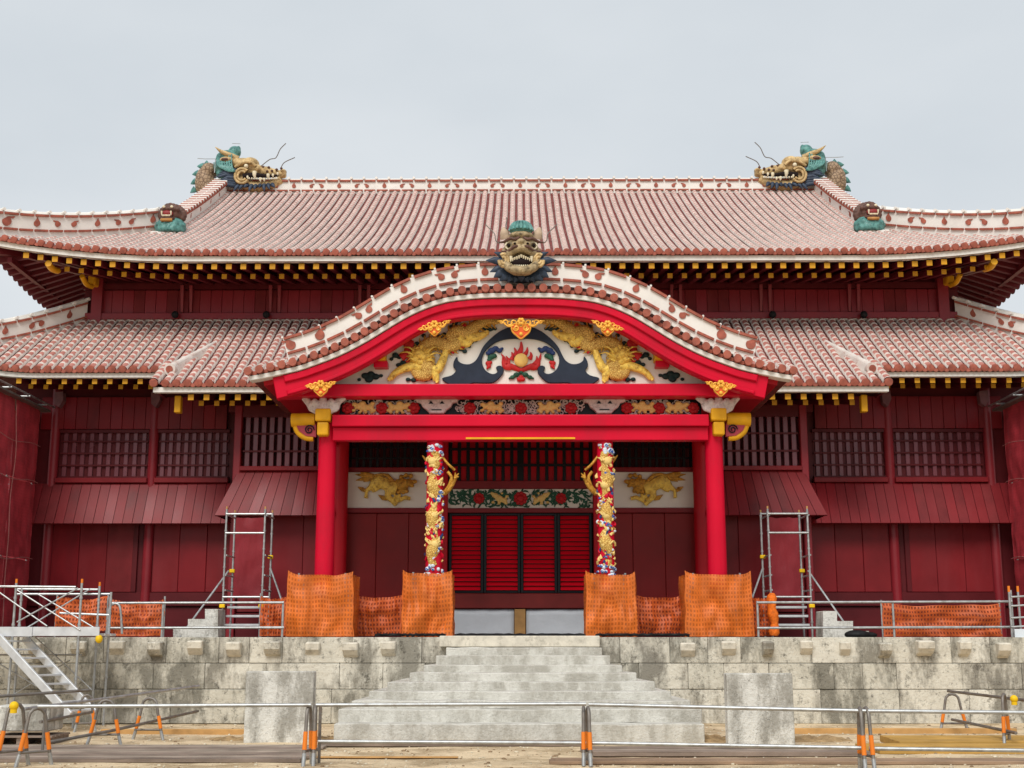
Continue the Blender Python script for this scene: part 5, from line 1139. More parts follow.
def gable_dragon():
    YD = YK + .0; K = .00226
    def D(zx, zy, d=0): v = P(470 + zx / 9.6, 210 + zy / 9.6, YD); return Vector((v.x, YD + d, v.z))
    def both(f):
        for s in (-1, 1): f(s, lambda x, y, d=0, s=s: D(492 + s * (x - 492) if s > 0 else 492 - (x - 492), y, d))
    r_ = thing('ceramic_dragon_head', D(492, 690, .3), 'frontal snarling ceramic dragon head with slate mane on top of the porch gable', 'dragon')
    m = MB()
    m.ell(D(492, 300, .1), (170 * K, .34, 90 * K)); m.ell(D(492, 400, .15), (190 * K, .34, 150 * K)); m.ell(D(492, 265, -.12), (120 * K, .2, 46 * K)); m.ell(D(492, 350, -.25), (55 * K, .2, 40 * K)); m.ell(D(492, 395, -.2), (100 * K, .18, 30 * K))
    both(lambda s, F: (m.ell(F(555, 372, -.33), (30 * K, .1, 24 * K)), m.ell(F(610, 372, -.12), (45 * K, .12, 45 * K)), m.ell(F(645, 420, -.0), (45 * K, .14, 60 * K)),
                       m.tube(crom([F(492, 402, -.32), F(545, 415, -.3), F(595, 440, -.24), F(620, 480, -.18), F(635, 540, -.2), F(600, 590, -.26), F(540, 615, -.32), F(492, 622, -.34)], 3), [.10] * 22, 9)))
    m.ell(D(492, 630, -.25), (110 * K, .16, 34 * K)); m.build('face', bronze_clay, r_, sculpt=.018)
    m = MB(); m.ell(D(492, 525, -.16), (112 * K, .16, 72 * K)); m.build('open_mouth', mouth, r_, smooth=60)
    m = MB(); both(lambda s, F: [m.ell(F(553, 376, -.42), (14 * K, .03, 10 * K)), m.ell(F(612, 372, -.25), (17 * K, .04, 17 * K))]); m.build('nostrils_and_pupils', mouth, r_, smooth=60)
    m = MB(); both(lambda s, F: [m.tube([F(610 + 32 * math.cos(a), 372 + 32 * math.sin(a), -.22) for a in [i * .5 for i in range(14)]], .02, 6)]); m.build('eye_rims', ivory, r_, smooth=60)
    m = MB()
    for i in range(9):
        x = 412 + i * 20; f = abs(i - 4) / 4; m.tube([D(x, 472 + 22 * f, -.34 + .08 * f), D(x, 500 + 26 * f, -.33 + .08 * f)], [.028, .012], 6)
        m.tube([D(x, 590 - 10 * f, -.34 + .08 * f), D(x, 568 - 10 * f, -.33 + .08 * f)], [.026, .012], 6)
    both(lambda s, F: [m.tube([F(590, 480, -.26), F(592, 530, -.27)], [.04, .012], 7), m.tube([F(585, 590, -.28), F(588, 550, -.28)], [.04, .012], 7)]); m.build('teeth', ivory, r_, smooth=60)
    m = MB(); both(lambda s, F: m.tube(crom([F(512, 300, -.3), F(550, 325, -.33), F(600, 315, -.3), F(660, 328, -.16), (F(715, 318, -.05))], 3), [.025, .03, .036, .04, .04, .04, .04, .036, .03, .028, .024, .018, .01], 7)); both(lambda s, F: m.tube(crom([F(520, 398, -.38), F(560, 405, -.4), F(600, 428, -.32), F(650, 425, -.2), F(690, 405, -.1)], 3), [.02, .03, .035, .035, .035, .035, .035, .03, .03, .025, .02, .015, .008], 7)); m.build('brows_and_nose_shade', brownclay, r_, smooth=60)  # lower dark strokes stand in for the shade beneath the nose
    m = MB(); both(lambda s, F: [m.tube([F(660 + r * math.cos(a * .45), 515 + r * 1.35 * math.sin(a * .45), -.26) for a in range(13)], .035, 7) for r in (45, 24)]); m.build('cheek_curls', tan, r_, smooth=60)
    def ear(s, F): 
        m = MB(); m.tube(crom([F(640, 275, -.02), F(655, 225, -.05), F(668, 170, -.02)], 4), [.12, .12, .115, .105, .1, .08, .06, .04, .02], 9, flat=.6); m.build('ear', pinkclay, r_, smooth=60)
    both(ear)
    m = MB(); m.ell(D(490, 200, -.06), (112 * K, .24, 84 * K), nu=18, nv=10)
    for i in range(9):
        a = -1.25 + i * .3125; m.tube(crom([D(490 + 20 * math.sin(a), 116, -.06), D(490 + 82 * math.sin(a), 150, -.06 - .17 * math.cos(a)), D(490 + 116 * math.sin(a), 222, -.06 - .26 * math.cos(a))], 4), [.02, .025, .03, .032, .035, .036, .037, .038, .038], 6)
    m.build('ribbed_teal_crown', teal, r_, smooth=50)
    m = MB()
    def mane(s, F):
        for (ax, ay), (bx_, by), w_ in (((660, 455), (752, 412), .07), ((675, 500), (830, 492), .10), ((670, 560), (792, 602), .09), ((650, 590), (755, 655), .13), ((620, 620), (700, 690), .13), ((570, 640), (625, 700), .09), ((530, 650), (560, 702), .08)):
            a, b = F(ax, ay, .0), F(bx_, by, -.06); m.tube([a, a.lerp(b, .5) + Vector((0, -.07, 0)), b], [w_, w_ * .8, .008], 8, flat=.6)
    both(mane); m.tube([D(492, 650, -.1), D(492, 680, -.2), D(492, 704, -.12)], [.08, .07, .01], 8); m.ell(D(492, 600, .12), (250 * K, .18, 90 * K)); m.build('slate_mane', slate, r_, smooth=60)
    def wh(s, F):
        m = MB(); m.tube(crom([F(700, 335, -.1), F(735, 310, -.12), F(745, 250, -.12), F(770, 215, -.1), F(812, 175, -.1), F(835, 150, -.1)], 3), .012, 5); m.build('whisker', steel_dk, r_)
    both(wh)
    m = MB(); m.tube(crom([D(350, 200, 0), D(345, 150, 0), D(355, 100, 0), D(350, 70, 0)], 3), .012, 5); m.build('conductor', steel_dk, r_)
    return r_
gable_dragon()

def lion(s, label):
    YD = 35.5; K = .0046
    def D(zx, zy, d=0):
        v = P(740 + zx / 6.4, 130 + zy / 6.4, YD); return Vector((v.x if s > 0 else -v.x - .05, YD + d, v.z))
    r_ = thing('ceramic_lion_head', D(825, 668), label, 'guardian lion', 'lion heads where the gable ridges end')
    m = MB(); m.box(*sorted((D(745, 0).x, D(905, 0).x)), YD - .25, YD + .35, D(0, 690).z, D(0, 655).z); m.build('plaster_base', white, r_, bevel=.03)
    m = MB(); m.ell(D(825, 622, 0), (98 * K, .34, 54 * K)); m.ell(D(825, 590, .02), (86 * K, .3, 44 * K))
    for i in range(8): a = -1.3 + i * .37; m.ell(D(825 + 85 * math.sin(a), 605 + 8 * (i % 2), -.26 * math.cos(a)), (.10, .09, .09))
    for i in range(7): a = -1.2 + i * .4; m.ell(D(825 + 80 * math.sin(a), 640, -.30 * math.cos(a)), (.09, .08, .11))
    m.build('teal_collar', teal, r_, sculpt=.028)
    m = MB(); m.ell(D(815, 540 if s > 0 else 536, .05), (74 * K, .3, (62 if s > 0 else 56) * K)); m.ell(D(820, 515, -.2), (45 * K, .14, 20 * K)); m.ell(D(832, 575, -.22), (48 * K, .14, 16 * K))
    for i in range(13): a = (-2.0 + i * .33) * 1; m.ell(D(815 + 76 * math.sin(a), (540 if s > 0 else 536) - (62 if s > 0 else 56) * math.cos(a), .0), (.085, .1, .085))
    for i in range(7): a = -1.2 + i * .4; m.ell(D(815 + 50 * math.sin(a), 530 - 45 * math.cos(a), -.2), (.07, .07, .07))
    m.build('curly_head', brownclay, r_, sculpt=.024)
    m = MB(); m.ell(D(833, 545, -.28), (40 * K, .08, 20 * K)); m.build('open_mouth', mat('mouth red', (.25, .03, .03), .5, .1) if 'mouth red' not in MATS else MATS['mouth red'], r_, smooth=60)
    m = MB()
    for x in (803, 862): m.tube([D(x, 535, -.36), D(x, 562, -.36)], [.03, .012], 6)
    for x in range(812, 858, 9): m.ell(D(x, 563, -.36), (.022, .02, .03), nu=6, nv=5)
    for x in (800, 850): m.ell(D(x, 505, -.32), (.045, .04, .04))
    m.build('teeth_and_eyes', ivory, r_, smooth=60)
    m = MB(); m.tube(crom([D(800, 588, -.3), D(835, 592, -.36), D(868, 588, -.3)], 4), .05, 7); m.build('lip', mat('amber glaze', (.42, .20, .06), .45, .2, 8) if 'amber glaze' not in MATS else MATS['amber glaze'], r_, smooth=60)
    return r_
lion(-1, 'teal collared ceramic lion head at the foot of the left gable ridge')
lion(1, 'teal collared ceramic lion head at the foot of the right gable ridge')

# ================================================================== SITE OBJECTS
def cloth(mb, x0, x1, z0, z1, y, seed, wob=.06, nx=22, nz_=14, m=0, sag=.0, flare=.0, pinch=.0):
    """hanging net or sheet between two uprights (x0, y0)-(x1, y1)"""
    if not hasattr(y, '__len__'): y = (y, y)
    L_ = math.hypot(x1 - x0, y[1] - y[0]); nrm_ = Vector((y[1] - y[0], -(x1 - x0), 0)); nrm_ = nrm_ / (nrm_.length or 1)
    vs, uv = [], []
    for j in range(nz_ + 1):
        g_ = j / nz_
        for i in range(nx + 1):
            f = i / nx; top = -sag * 4 * f * (1 - f) + pinch * (abs(2 * f - 1) ** 6); ff2 = (f - .5) * (1 + flare * (1 - g_)) + .5
            b = Vector((x0 + (x1 - x0) * ff2, y[0] + (y[1] - y[0]) * ff2, z0 + (z1 + top - z0) * g_))
            nn = .55 * noise.noise(Vector((f * 15 + seed + 2.5 * g_, g_ * 1.3, 4))) * (1.1 - g_ * .5) + noise.noise(Vector((f * 3.2 + seed, g_ * 2.4, seed * .37))) + .5 * noise.noise(Vector((f * 8 + seed, g_ * 5, 1)))
            e = min(1, 6 * min(f, 1 - f) + .25); vs.append(b + nrm_ * nn * wob * e + Vector((noise.noise(Vector((g_ * 4, seed, f * 2))) * .03, 0, noise.noise(Vector((f * 5, seed, 2))) * .03 * g_)))
            uv.append((f * L_ + .02 * noise.noise(Vector((g_ * 6, f * 5, seed))), g_ * (z1 - z0) + .03 * noise.noise(Vector((f * 4, g_ * 3, seed + 5)))))
    mb.add(vs, [(j * (nx + 1) + i, j * (nx + 1) + i + 1, (j + 1) * (nx + 1) + i + 1, (j + 1) * (nx + 1) + i) for j in range(nz_) for i in range(nx)], m, uv)
def wrap(px0, px1, pyt, seed, label):
    Yf, Yb = 27.72, 28.75; x_0, x_1 = XP(px0, Yf, 600), XP(px1, Yf, 600); zt = ZP(pyt, Yf); z0 = ZT + .01
    r_ = thing('safety_net_wrap', ((x_0 + x_1) / 2, 28.2, ZT), label, 'safety net', 'orange nets wrapped round the porch columns')
    m = MB(); cloth(m, x_0, x_1, z0, zt, Yf, seed, .12, nx=34, flare=.04, pinch=.08); cloth(m, x_0, x_0, z0, zt, (Yb, Yf), seed + 1, .05, 14); cloth(m, x_1, x_1, z0, zt, (Yf, Yb), seed + 2, .05, 14); cloth(m, x_1, x_0, z0, zt, (Yb, Yb), seed + 3, .05)
    m.build('netting', net_or_dense, r_, smooth=180)
    for a, b in ((x_0 + .2, Yf + .22), (x_1 - .2, Yf + .22), (x_0 + .2, Yb - .2), (x_1 - .2, Yb - .2)):
        m = MB(); m.tube([(a, b, ZT), (a, b, zt + .04)], .024, 8); m.build('corner_pole', steel, r_)
wrap(287, 353, 574.5, 1.3, 'orange safety net wrapped round the plain red column at the left corner of the porch')
wrap(402.5, 452, 573.5, 5.1, 'orange safety net wrapped round the left gold dragon column')
wrap(586.5, 636, 574.5, 9.7, 'orange safety net wrapped round the right gold dragon column')
wrap(685.5, 752, 574.5, 14.2, 'orange safety net wrapped round the plain red column at the right corner of the porch')
def low_net(px0, px1, pyt, pyb, Y, seed, label, mt=None, posts=True):
    x_0, x_1 = XP(px0, Y, 610), XP(px1, Y, 610); zt = ZP(pyt, Y); z0 = max(ZT + .01, ZP(pyb, Y)); r_ = thing('safety_net', ((x_0 + x_1) / 2, Y, ZT), label, 'safety net', 'low orange safety nets on the terrace')
    m = MB(); cloth(m, x_0, x_1, z0, zt, Y, seed, .12, 44, 14, sag=.06); m.build('netting', mt or net_or, r_, smooth=180)
    for a in (x_0, x_1): m = MB(); m.tube([(a, Y + .03, ZT), (a, Y + .03, zt + .06)], .022, 8); m.build('net_post', orange_tape if mt else steel, r_)
low_net(352, 403, 595, 636, 28.7, 2.2, 'low orange safety net between the left corner column and the left dragon column')
low_net(635, 687, 595, 636, 28.7, 3.9, 'low orange safety net between the right dragon column and the right corner column')
low_net(260, 287, 596, 636, 28.6, 7.7, 'narrow orange safety net between the left scaffold frame and the corner column wrap')
low_net(752, 772, 596, 636, 28.6, 8.7, 'narrow orange safety net between the right corner column wrap and the scaffold frame')
low_net(56, 107, 596, 631, 28.3, 4.4, 'sagging orange safety net behind the low scaffold platform at far left')
low_net(109, 164, 599, 636, 28.0, 6.1, 'orange safety net behind the terrace rail, right of the low scaffold platform')
low_net(882, 1000, 603, 639, 27.6, 11.3, 'wide orange safety net behind the railing at the right end of the terrace')
m = MB(); a = P(772, 593, 28.3); m.tube(crom([Vector((a.x, 28.3, ZT + .03)), Vector((a.x + .03, 28.3, ZT + .3)), Vector((a.x - .02, 28.3, ZT + .6)), Vector((a.x, 28.3, a.z))], 3), [.09, .12, .10, .08, .11, .12, .09, .10, .11, .05], 9)
tag(m.build('rolled_net', mat('rolled net orange', (.75, .16, .015), .7, .3, 14, .6, 30), None, smooth=60), 'rolled up orange net tied upright beside the right scaffold frame', 'safety net')

PR = .025
def pipe(mb, pts, r=PR, m=0): mb.tube([Vector(p) for p in pts], r, 8, m)
# --- narrow scaffold frames before the wall
def tower(pxa, pxb, s, label, lab2):
    Yf, Yb = 28.9, 29.75; r_ = thing('scaffold_tower', ((XP(pxa, Yf, 600) + XP(pxb, Yf, 600)) / 2, Yf, ZT), label, 'scaffold', 'narrow scaffold frames on the terrace')
    X = lambda px: XP(px, Yf, 600); xa, xb = X(pxa), X(pxb); zt = ZP(509, Yf)
    for Y in (Yf, Yb):
        for x in (xa, xb):
            m = MB(); pipe(m, [(x, Y, ZT), (x, Y, zt)]); 
            for k_ in range(7): m.tube([(x, Y, ZT + .3 + k_ * .4), (x, Y, ZT + .34 + k_ * .4)], .034, 8)
            m.build('upright', steel, r_, smooth=50)
            m = MB(); pipe(m, [(x, Y, zt + .002), (x, Y, zt + .06)], .02); m.build('pin', wood_lt, r_)
    for py in (514, 533, 597):
        m = MB(); z = ZP(py, Yf); pipe(m, [(xa, Yf - .03, z), (xb, Yf - .03, z)], .022); m.build('ledger', steel, r_)
    for py in (514, 597): m = MB(); z = ZP(py, Yb); pipe(m, [(xa, Yb, z), (xb, Yb, z)], .022); m.build('ledger', steel, r_)
    for x in (xa, xb):
        for py in (515, 555, 575, 590): m = MB(); z = ZP(py, Yf); pipe(m, [(x + .03, Yf, z), (x + .03, Yb, z)], .02); m.build('transom', steel, r_)
    for py in (607, 616, 625):
        m = MB(); z = ZP(py, Yf); m.box(xa + .04, xb - .04, Yf + .03 + (625 - py) * .012, Yf + .25 + (625 - py) * .012, z - .025, z + .025); m.build('tread', alu, r_, bevel=.008)
    x_o = xa if s < 0 else xb; x_i = xb if s < 0 else xa
    m = MB(); pipe(m, [(x_o + .03, Yf + .3, ZP(570, Yf)), (x_o + s * .78, Yf - .5, ZT)], .022); m.build('raking_brace', steel, r_)
    m = MB(); pipe(m, [(x_i, Yb, ZP(566, Yf)), (x_i - s * .32, Yb - .2, ZP(600, Yf))], .022); m.build('raking_brace', steel, r_)
    for x, py, Y in ((x_o, 606, Yf), (x_i, 606, Yf), (x_i, 557, Yb), (x_o, 571, Yb)): m = MB(); c = Vector((x, Y - .05, ZP(py, Y))); m.box(c.x - .06, c.x + .06, c.y - .04, c.y + .03, c.z - .04, c.z + .04); m.build('clamp', yel_clamp, r_, bevel=.012)
    Ys = 30.25; m = MB(); cloth(m, XP(pxa + 8 if s < 0 else pxa - 3, Ys, 560), XP(pxb + 2 if s < 0 else pxb - 9, Ys, 560), ZP(598, Ys), ZP(518, Ys), Ys, pxa * .1, .05, 16, 24)
    o = m.build('hanging_sheet', tarp_red, None, smooth=180); tag(o, lab2, 'sheet', 'dark red sheets behind the scaffold frames')
tower(223, 262, -1, 'narrow steel scaffold frame with treads left of the porch', 'dark red plastic sheet hanging behind the left scaffold frame')
tower(771, 811, 1, 'narrow steel scaffold frame with treads right of the porch', 'dark red plastic sheet hanging behind the right scaffold frame')

# --- stepped concrete blocks
def steps_block(pts, label):
    Y = 28.4; r_ = thing('concrete_step_block', (XP(sum(p[0] for p in pts) / len(pts), Y, 625), Y, ZT), label, 'concrete block', 'stepped concrete blocks on the terrace')
    m = MB(); m.prism([(P(a, b, Y).x, max(ZT, P(a, b, Y).z)) for a, b in pts], Y, Y + .7); m.build('block', block_conc, r_, bevel=.012)
steps_block([(173, 640), (173, 629), (188, 629), (188, 619), (205, 619), (205, 609), (218, 609), (218, 640)], 'stepped pale concrete block beside the left scaffold frame')
steps_block([(823, 640), (823, 611), (837, 611), (837, 621), (853, 621), (853, 631), (869, 631), (869, 640)], 'stepped pale concrete block beside the right scaffold frame')

# --- terrace rails
def rail(pa, pb, posts, label, Y=27.15, pyl=628):
    r_ = thing('pipe_railing', (XP((pa[0] + pb[0]) / 2, Y, 620), Y, ZT), label, 'railing', 'steel pipe railings along the terrace edge')
    for a, b in ((pa, pb), ((pa[0], pyl), (pb[0], pyl - (pa[1] - pb[1])))): m = MB(); pipe(m, [P(*a, Y), P(*b, Y)]); m.build('rail', steel, r_, smooth=60)
    for px, py in posts: m = MB(); v = P(px, py, Y); pipe(m, [(v.x, Y + .03, ZT), (v.x, Y + .03, v.z)]); m.build('rail_post', steel, r_, smooth=60)
    return r_
rl_ = rail((110, 603), (284, 602.5), [(283, 601), (163, 603)], 'galvanised pipe railing on the left terrace edge ending at the orange nets')
m = MB(); pipe(m, crom([P(107, 634, 27.1), P(109, 610, 27.1), P(113, 604, 27.1), P(119, 605, 27.1), P(121, 615, 27.1), P(122, 634, 27.1)], 4)); m.build('hoop_end', steel, rl_, smooth=60)
rail((757, 602.5), (1012, 601.5), [(757.5, 601), (893, 603), (1011, 590)], 'galvanised pipe railing on the right terrace edge from scaffold frame to mesh covered scaffold')

# --- inverted U barricade stands
def stand(px, pyb, rot, h, wd, label, ph=None, group='inverted U barricade stands', z0=0.0, Y=None):
    Y = Y or 1300 * 1.6 / (pyb - 642.5); x = XP(px, Y, pyb); r_ = thing('barricade_stand', (x, Y, z0), label, 'barricade stand', group); M_ = Matrix.Rotation(R(rot), 3, 'Z')
    T = lambda a, z, d=0: Vector((x, Y, z0)) + M_ @ Vector((a, d, 0)) + Vector((0, 0, z))
    pts = [T(-wd / 2, 0), T(-wd * .30, h * .6), T(-wd * .24, h * .84)] + [T(-wd * .24 * math.cos(a), h * .84 + h * .16 * math.sin(a)) for a in (.5, 1.05, 1.57, 2.1, 2.64)] + [T(wd * .24, h * .84), T(wd * .30, h * .6), T(wd / 2, 0)]
    m = MB(); pipe(m, pts, .024); pipe(m, [T(-wd * .40, h * .25), T(wd * .40, h * .25)], .018); m.build('bent_pipe_frame', steel_dk, r_, smooth=60)
    for s in (-1, 1):
        m = MB(); m.tube([T(s * wd * .405, h * .28), T(s * wd * .315, h * .58)], .03, 9); m.build('orange_sleeve', orange_tape, r_, smooth=60)
        m = MB(); m.tube([T(s * wd * .5, .0), T(s * wd * .42, h * .22)], .027, 9); m.build('foot', steel, r_, smooth=60)
    return r_
st_a = stand(12, 761, 62, .80, .55, 'orange banded steel barricade stand nearest the left edge, before the timber sheets')
stand(34, 760.5, 48, .74, .50, 'orange banded barricade stand second from the left edge, turned toward the camera')
stand(307.5, 759.5, 84, .76, .42, 'orange banded barricade stand ending the left timber sheets, left of the pair')
stand(314, 759, 96, .76, .42, 'orange banded barricade stand ending the left timber sheets, right of the pair')
stand(584, 758.5, 86, .74, .42, 'orange banded barricade stand before the stairs, left one of the pair')
stand(588.5, 759, 95, .74, .42, 'orange banded barricade stand before the stairs, right one of the pair')
stand(862.5, 765.5, 85, .78, .42, 'orange banded barricade stand right of the concrete blocks, left one of the pair')
stand(868.5, 765, 96, .78, .42, 'orange banded barricade stand right of the concrete blocks, right one of the pair')
stand(104, 741.5, 8, .70, .52, 'barricade stand behind the left timber sheets, left of the two facing forward')
stand(148, 736, -6, .68, .52, 'barricade stand behind the left timber sheets, right of the two facing forward')
stand(85, 729, 20, .66, .36, 'small barricade stand at the foot of the aluminium stairs')
stand(954, 729, 4, .68, .52, 'barricade stand with a sagging pipe behind the yellow boards')
st_b = stand(1007, 742, 60, .80, .50, 'orange banded barricade stand at the right edge beside the yellow boards')
def gp(px, py, Y): return P(px, py, Y)
def loose(name, pts, label, r=PR, mt=None, grp='steel pipes on the barricade stands'):
    m = MB(); m.tube(pts, r, 9); return tag(m.build(name, mt or steel, None, smooth=60), label, 'pipe', grp)
loose('barricade_pipe', [gp(38, 706.5, 17.5), gp(311, 705, 17.7)], 'upper grey steel barricade pipe in front of the left timber sheets')
loose('barricade_pipe', [gp(316, 705, 17.75), gp(586, 704, 17.75)], 'upper steel barricade pipe crossing in front of the staircase')
loose('barricade_pipe', [gp(589, 704.5, 17.7), gp(866, 711, 16.9)], 'upper steel barricade pipe crossing in front of the right concrete block')
loose('barricade_pipe', [gp(868, 711, 16.9), gp(1060, 713, 16.6)], 'upper steel barricade pipe running off the right edge')
loose('barricade_pipe', [gp(318, 741.5, 17.8), gp(586, 743, 17.8)], 'lower steel barricade pipe lying low before the staircase')
loose('barricade_pipe', [gp(589, 743, 17.75), gp(866, 748, 16.95)], 'lower steel barricade pipe above the right timber sheet')
loose('barricade_pipe', [gp(869, 748.5, 16.95), gp(1060, 751, 16.6)], 'lower steel barricade pipe at the right edge')
loose('leaning_pipe', [gp(-10, 697, 20.5), gp(90, 690, 22)], 'dark pipe reaching in from the left edge to the aluminium stairs', mt=steel_dk)
loose('leaning_pipe', [gp(24, 709, 20), gp(110, 698, 22), gp(199, 686, 24)], 'long pale pipe rising over the left back stands toward the terrace', mt=steel)
loose('leaning_pipe', [gp(45, 743, 20), gp(110, 731, 21), gp(150, 722, 22.6), gp(198, 711, 24.5)], 'lower leaning pipe through the left back stands', mt=steel_dk)
loose('leaning_pipe', [gp(40, 722, 21), gp(92, 712, 23)], 'short dark pipe below the aluminium stairs', mt=steel_dk)
loose('leaning_pipe', [gp(948, 691, 24), gp(1040, 702, 20.5)], 'sloping pipe from the back stand to the right edge', mt=steel_dk)
loose('leaning_pipe', [gp(952, 719.5, 24), gp(1016, 733, 20.5)], 'lower sloping pipe behind the yellow boards', mt=steel_dk)
for px, py, Y, st_ in ((14, 706, 17.4, st_a), (1014, 699, 20.6, st_b)):
    m = MB(); c = gp(px, py, Y); m.ell(c, (.06, .06, .06)); m.tube([c, c + Vector((0, 0, -.09))], .045, 9); m.build('pipe_cap', yel_clamp, st_, smooth=60)
# dark vertical stakes next to the pairs
for px, pyb, pyt in ((319, 757, 706), (42.5, 749, 707)):
    Y = 1300 * 1.6 / (pyb - 642.5); m = MB(); v = P(px, pyb, Y); t_ = P(px, pyt, Y); pipe(m, [(v.x, Y, -.02), (v.x, Y, t_.z)], .022); tag(m.build('steel_stake', steel_dk, None, smooth=60), 'dark upright stake beside the %s barricade stands' % ('second pair of' if px > 100 else 'leftmost'), 'stake')

# --- boards on the ground
def lay(name, pxa, pxb, Ya, Yb, z0, th, mt, label, rot=0, cat='board', cols=1):
    x_a, x_b = XP(pxa, Ya, 745), XP(pxb, Ya, 745); m = MB(); random.seed(int(pxa + pxb))
    for i in range(cols):
        ya, yb = Ya + (Yb - Ya) * i / cols, Ya + (Yb - Ya) * (i + 1) / cols - .045; j = random.uniform(-.12, .12); m.box(x_a + j, x_b + j * .5, ya, yb, z0 + random.uniform(0, .008), z0 + th - random.uniform(0, .02), i % 2)
    o = m.build(name, [mt, wood_b if mt is wood else mt], None, bevel=.006); return tag(o, label, cat)
lay('timber_sheet', -30, 304, 18.15, 19.0, .0, .055, wood, 'grey weathered timber planks lying in front of the terrace at left, nearest row', cols=3)
lay('timber_sheet', -60, 306, 19.05, 20.9, .0, .05, wood, 'grey weathered timber planks lying behind the front row at left', cols=4)
lay('timber_sheet', 552, 1100, 17.9, 18.6, .0, .055, mat('brown timber', (.30, .20, .13), .85, .25, 1.5, .3, 30, dirt=(.11, .07, .05), dscale=7, damt=.8, streak=.3, sx=.07), 'brown timber planks lying on the gravel at right, nearest row', cols=2)
lay('timber_sheet', 590, 870, 19.1, 20.1, .0, .08, wood, 'grey timber planks lying before the right concrete block', cols=3)
lay('timber_sheet', 325, 588, 20.9, 21.5, .0, .07, wood, 'grey timber planks lying at the foot of the staircase', cols=2)
lay('timber_sheet', 306, 460, 18.8, 19.0, .0, .03, wood_lt, 'thin pale plank end by the second barricade pair')
lay('formwork_board', 878, 1120, 19.6, 20.6, .0, .09, wood_yel, 'yellow formwork boards stacked flat at the right, front stack', cols=2)
lay('formwork_board', 896, 1120, 20.7, 22.0, .0, .12, wood_yel, 'yellow formwork boards stacked flat at the right, rear higher stack', cols=2)
r_ = thing('white_block', (XP(22, 21.5, 720), 21.5, .12), 'small white concrete block on a timber pallet at the left edge', 'concrete block')
m = MB(); m.box(XP(-6, 21.3, 715), XP(49, 21.3, 715), 21.3, 22.0, .2, ZP(706, 21.3)); m.build('block', block_conc, r_, bevel=.02)
r_ = thing('timber_pallet', (XP(22, 21.5, 730), 21.5, 0), 'brown timber pallet under the small white block at the left edge', 'pallet')
for i in range(3): m = MB(); m.box(XP(-8, 21.3, 730) + i * .42, XP(-8, 21.3, 730) + i * .42 + .12, 21.25, 22.1, -.01, .11); m.build('runner', wood, r_)
m = MB()
for i in range(5): m.box(XP(-10, 21.3, 730), XP(54, 21.3, 730), 21.22 + i * .18, 21.36 + i * .18, .112, .14)
m.build('deck_boards', wood, r_)
soil = mat('dry soil', (.36, .24, .12), .98, .35, 5, 1.0, 40, dirt=(.16, .10, .05), dscale=8, damt=.6)
def mound(px, pyb, w_, d_, h_, seed, label):
    Y = 1300 * 1.6 / (pyb - 642.5); x = XP(px, Y, pyb); m = MB(); nx, ny_ = 26, 12; vs = []
    for j in range(ny_ + 1):
        for i in range(nx + 1):
            u, v = 2 * i / nx - 1, 2 * j / ny_ - 1; k_ = max(0, 1 - u * u) * max(0, 1 - v * v)
            vs.append((x + u * w_, Y + (v + 1) * d_, -.03 + h_ * k_ ** .7 * (1 + .6 * noise.noise(Vector((u * 4 + seed, v * 3, 0)))) + .02 * noise.noise(Vector((u * 17, v * 11, seed)))))
    m.add(vs, [(j * (nx + 1) + i, j * (nx + 1) + i + 1, (j + 1) * (nx + 1) + i + 1, (j + 1) * (nx + 1) + i) for j in range(ny_) for i in range(nx)]); o = m.build('soil_mound', soil, None, smooth=180); tag(o, label, 'soil', kind='structure')
mound(228, 737, .5, .4, .07, 1, 'dry soil heaped beside the left block'); mound(325, 737, .35, .4, .07, 2, 'dark soil between the left block and the stairs')
mound(716, 738, .5, .5, .10, 3, 'dry soil between the stairs and the right block'); mound(818, 738, .75, .5, .09, 4, 'dry soil right of the right block')
m = MB(); m.box(XP(70, 22, 730), XP(245, 22, 730), 23.6, 23.75, -.02, .09); tag(m.build('ground_beam', wood_lt, None, bevel=.01), 'low pale timber edging along the gravel behind the left back stands', 'timber')
m = MB(); m.box(XP(795, 22, 730), XP(1060, 22, 730), 23.9, 24.05, -.02, .09); tag(m.build('ground_beam', wood_lt, None, bevel=.01), 'low pale timber edging along the gravel behind the yellow boards', 'timber')

# --- low scaffold platform with aluminium stairs at far left
Yf, Yb = 25.0, 26.1
r_ = thing('scaffold_platform', (XP(48, Yf, 630), Yf, 0), 'low steel scaffold platform with cross braces at the far left of the terrace', 'scaffold')
zd = ZP(636, Yf)
for px, Y in ((-22, Yf), (13, Yf), (79, Yf), (-20, Yb), (19, Yb), (97, Yb), (109, Yb)):
    m = MB(); x = XP(px, Y, 630); zt = ZP(583 if px in (13, 79) else 586 if px < 100 else 592, Y); pipe(m, [(x, Y, 0), (x, Y, zt)]); 
    for k_ in range(5): m.tube([(x, Y, .4 + k_ * .5), (x, Y, .44 + k_ * .5)], .034, 8)
    m.build('upright', steel, r_, smooth=60)
    if px in (13, 79, 97): m = MB(); pipe(m, [(x, Y, zt + .002), (x, Y, zt + .08)], .022); m.build('pin', orange_tape, r_)
m = MB()
for i in range(3): m.box(XP(-60, Yf, 630), XP(99, Yf, 630), Yf + .02 + i * .36, Yf + .35 + i * .36, zd, zd + .05)
m.build('deck', alu, r_, bevel=.008)
m = MB(); m.box(XP(-60, Yf, 630), XP(33, Yf, 630), Yf - .03, Yf - .0, zd - .01, zd + .17); m.box(XP(33.4, Yf, 630), XP(100, Yf, 630), Yf - .035, Yf - .005, zd - .0, zd + .17); m.build('toe_board', alu, r_, bevel=.006)
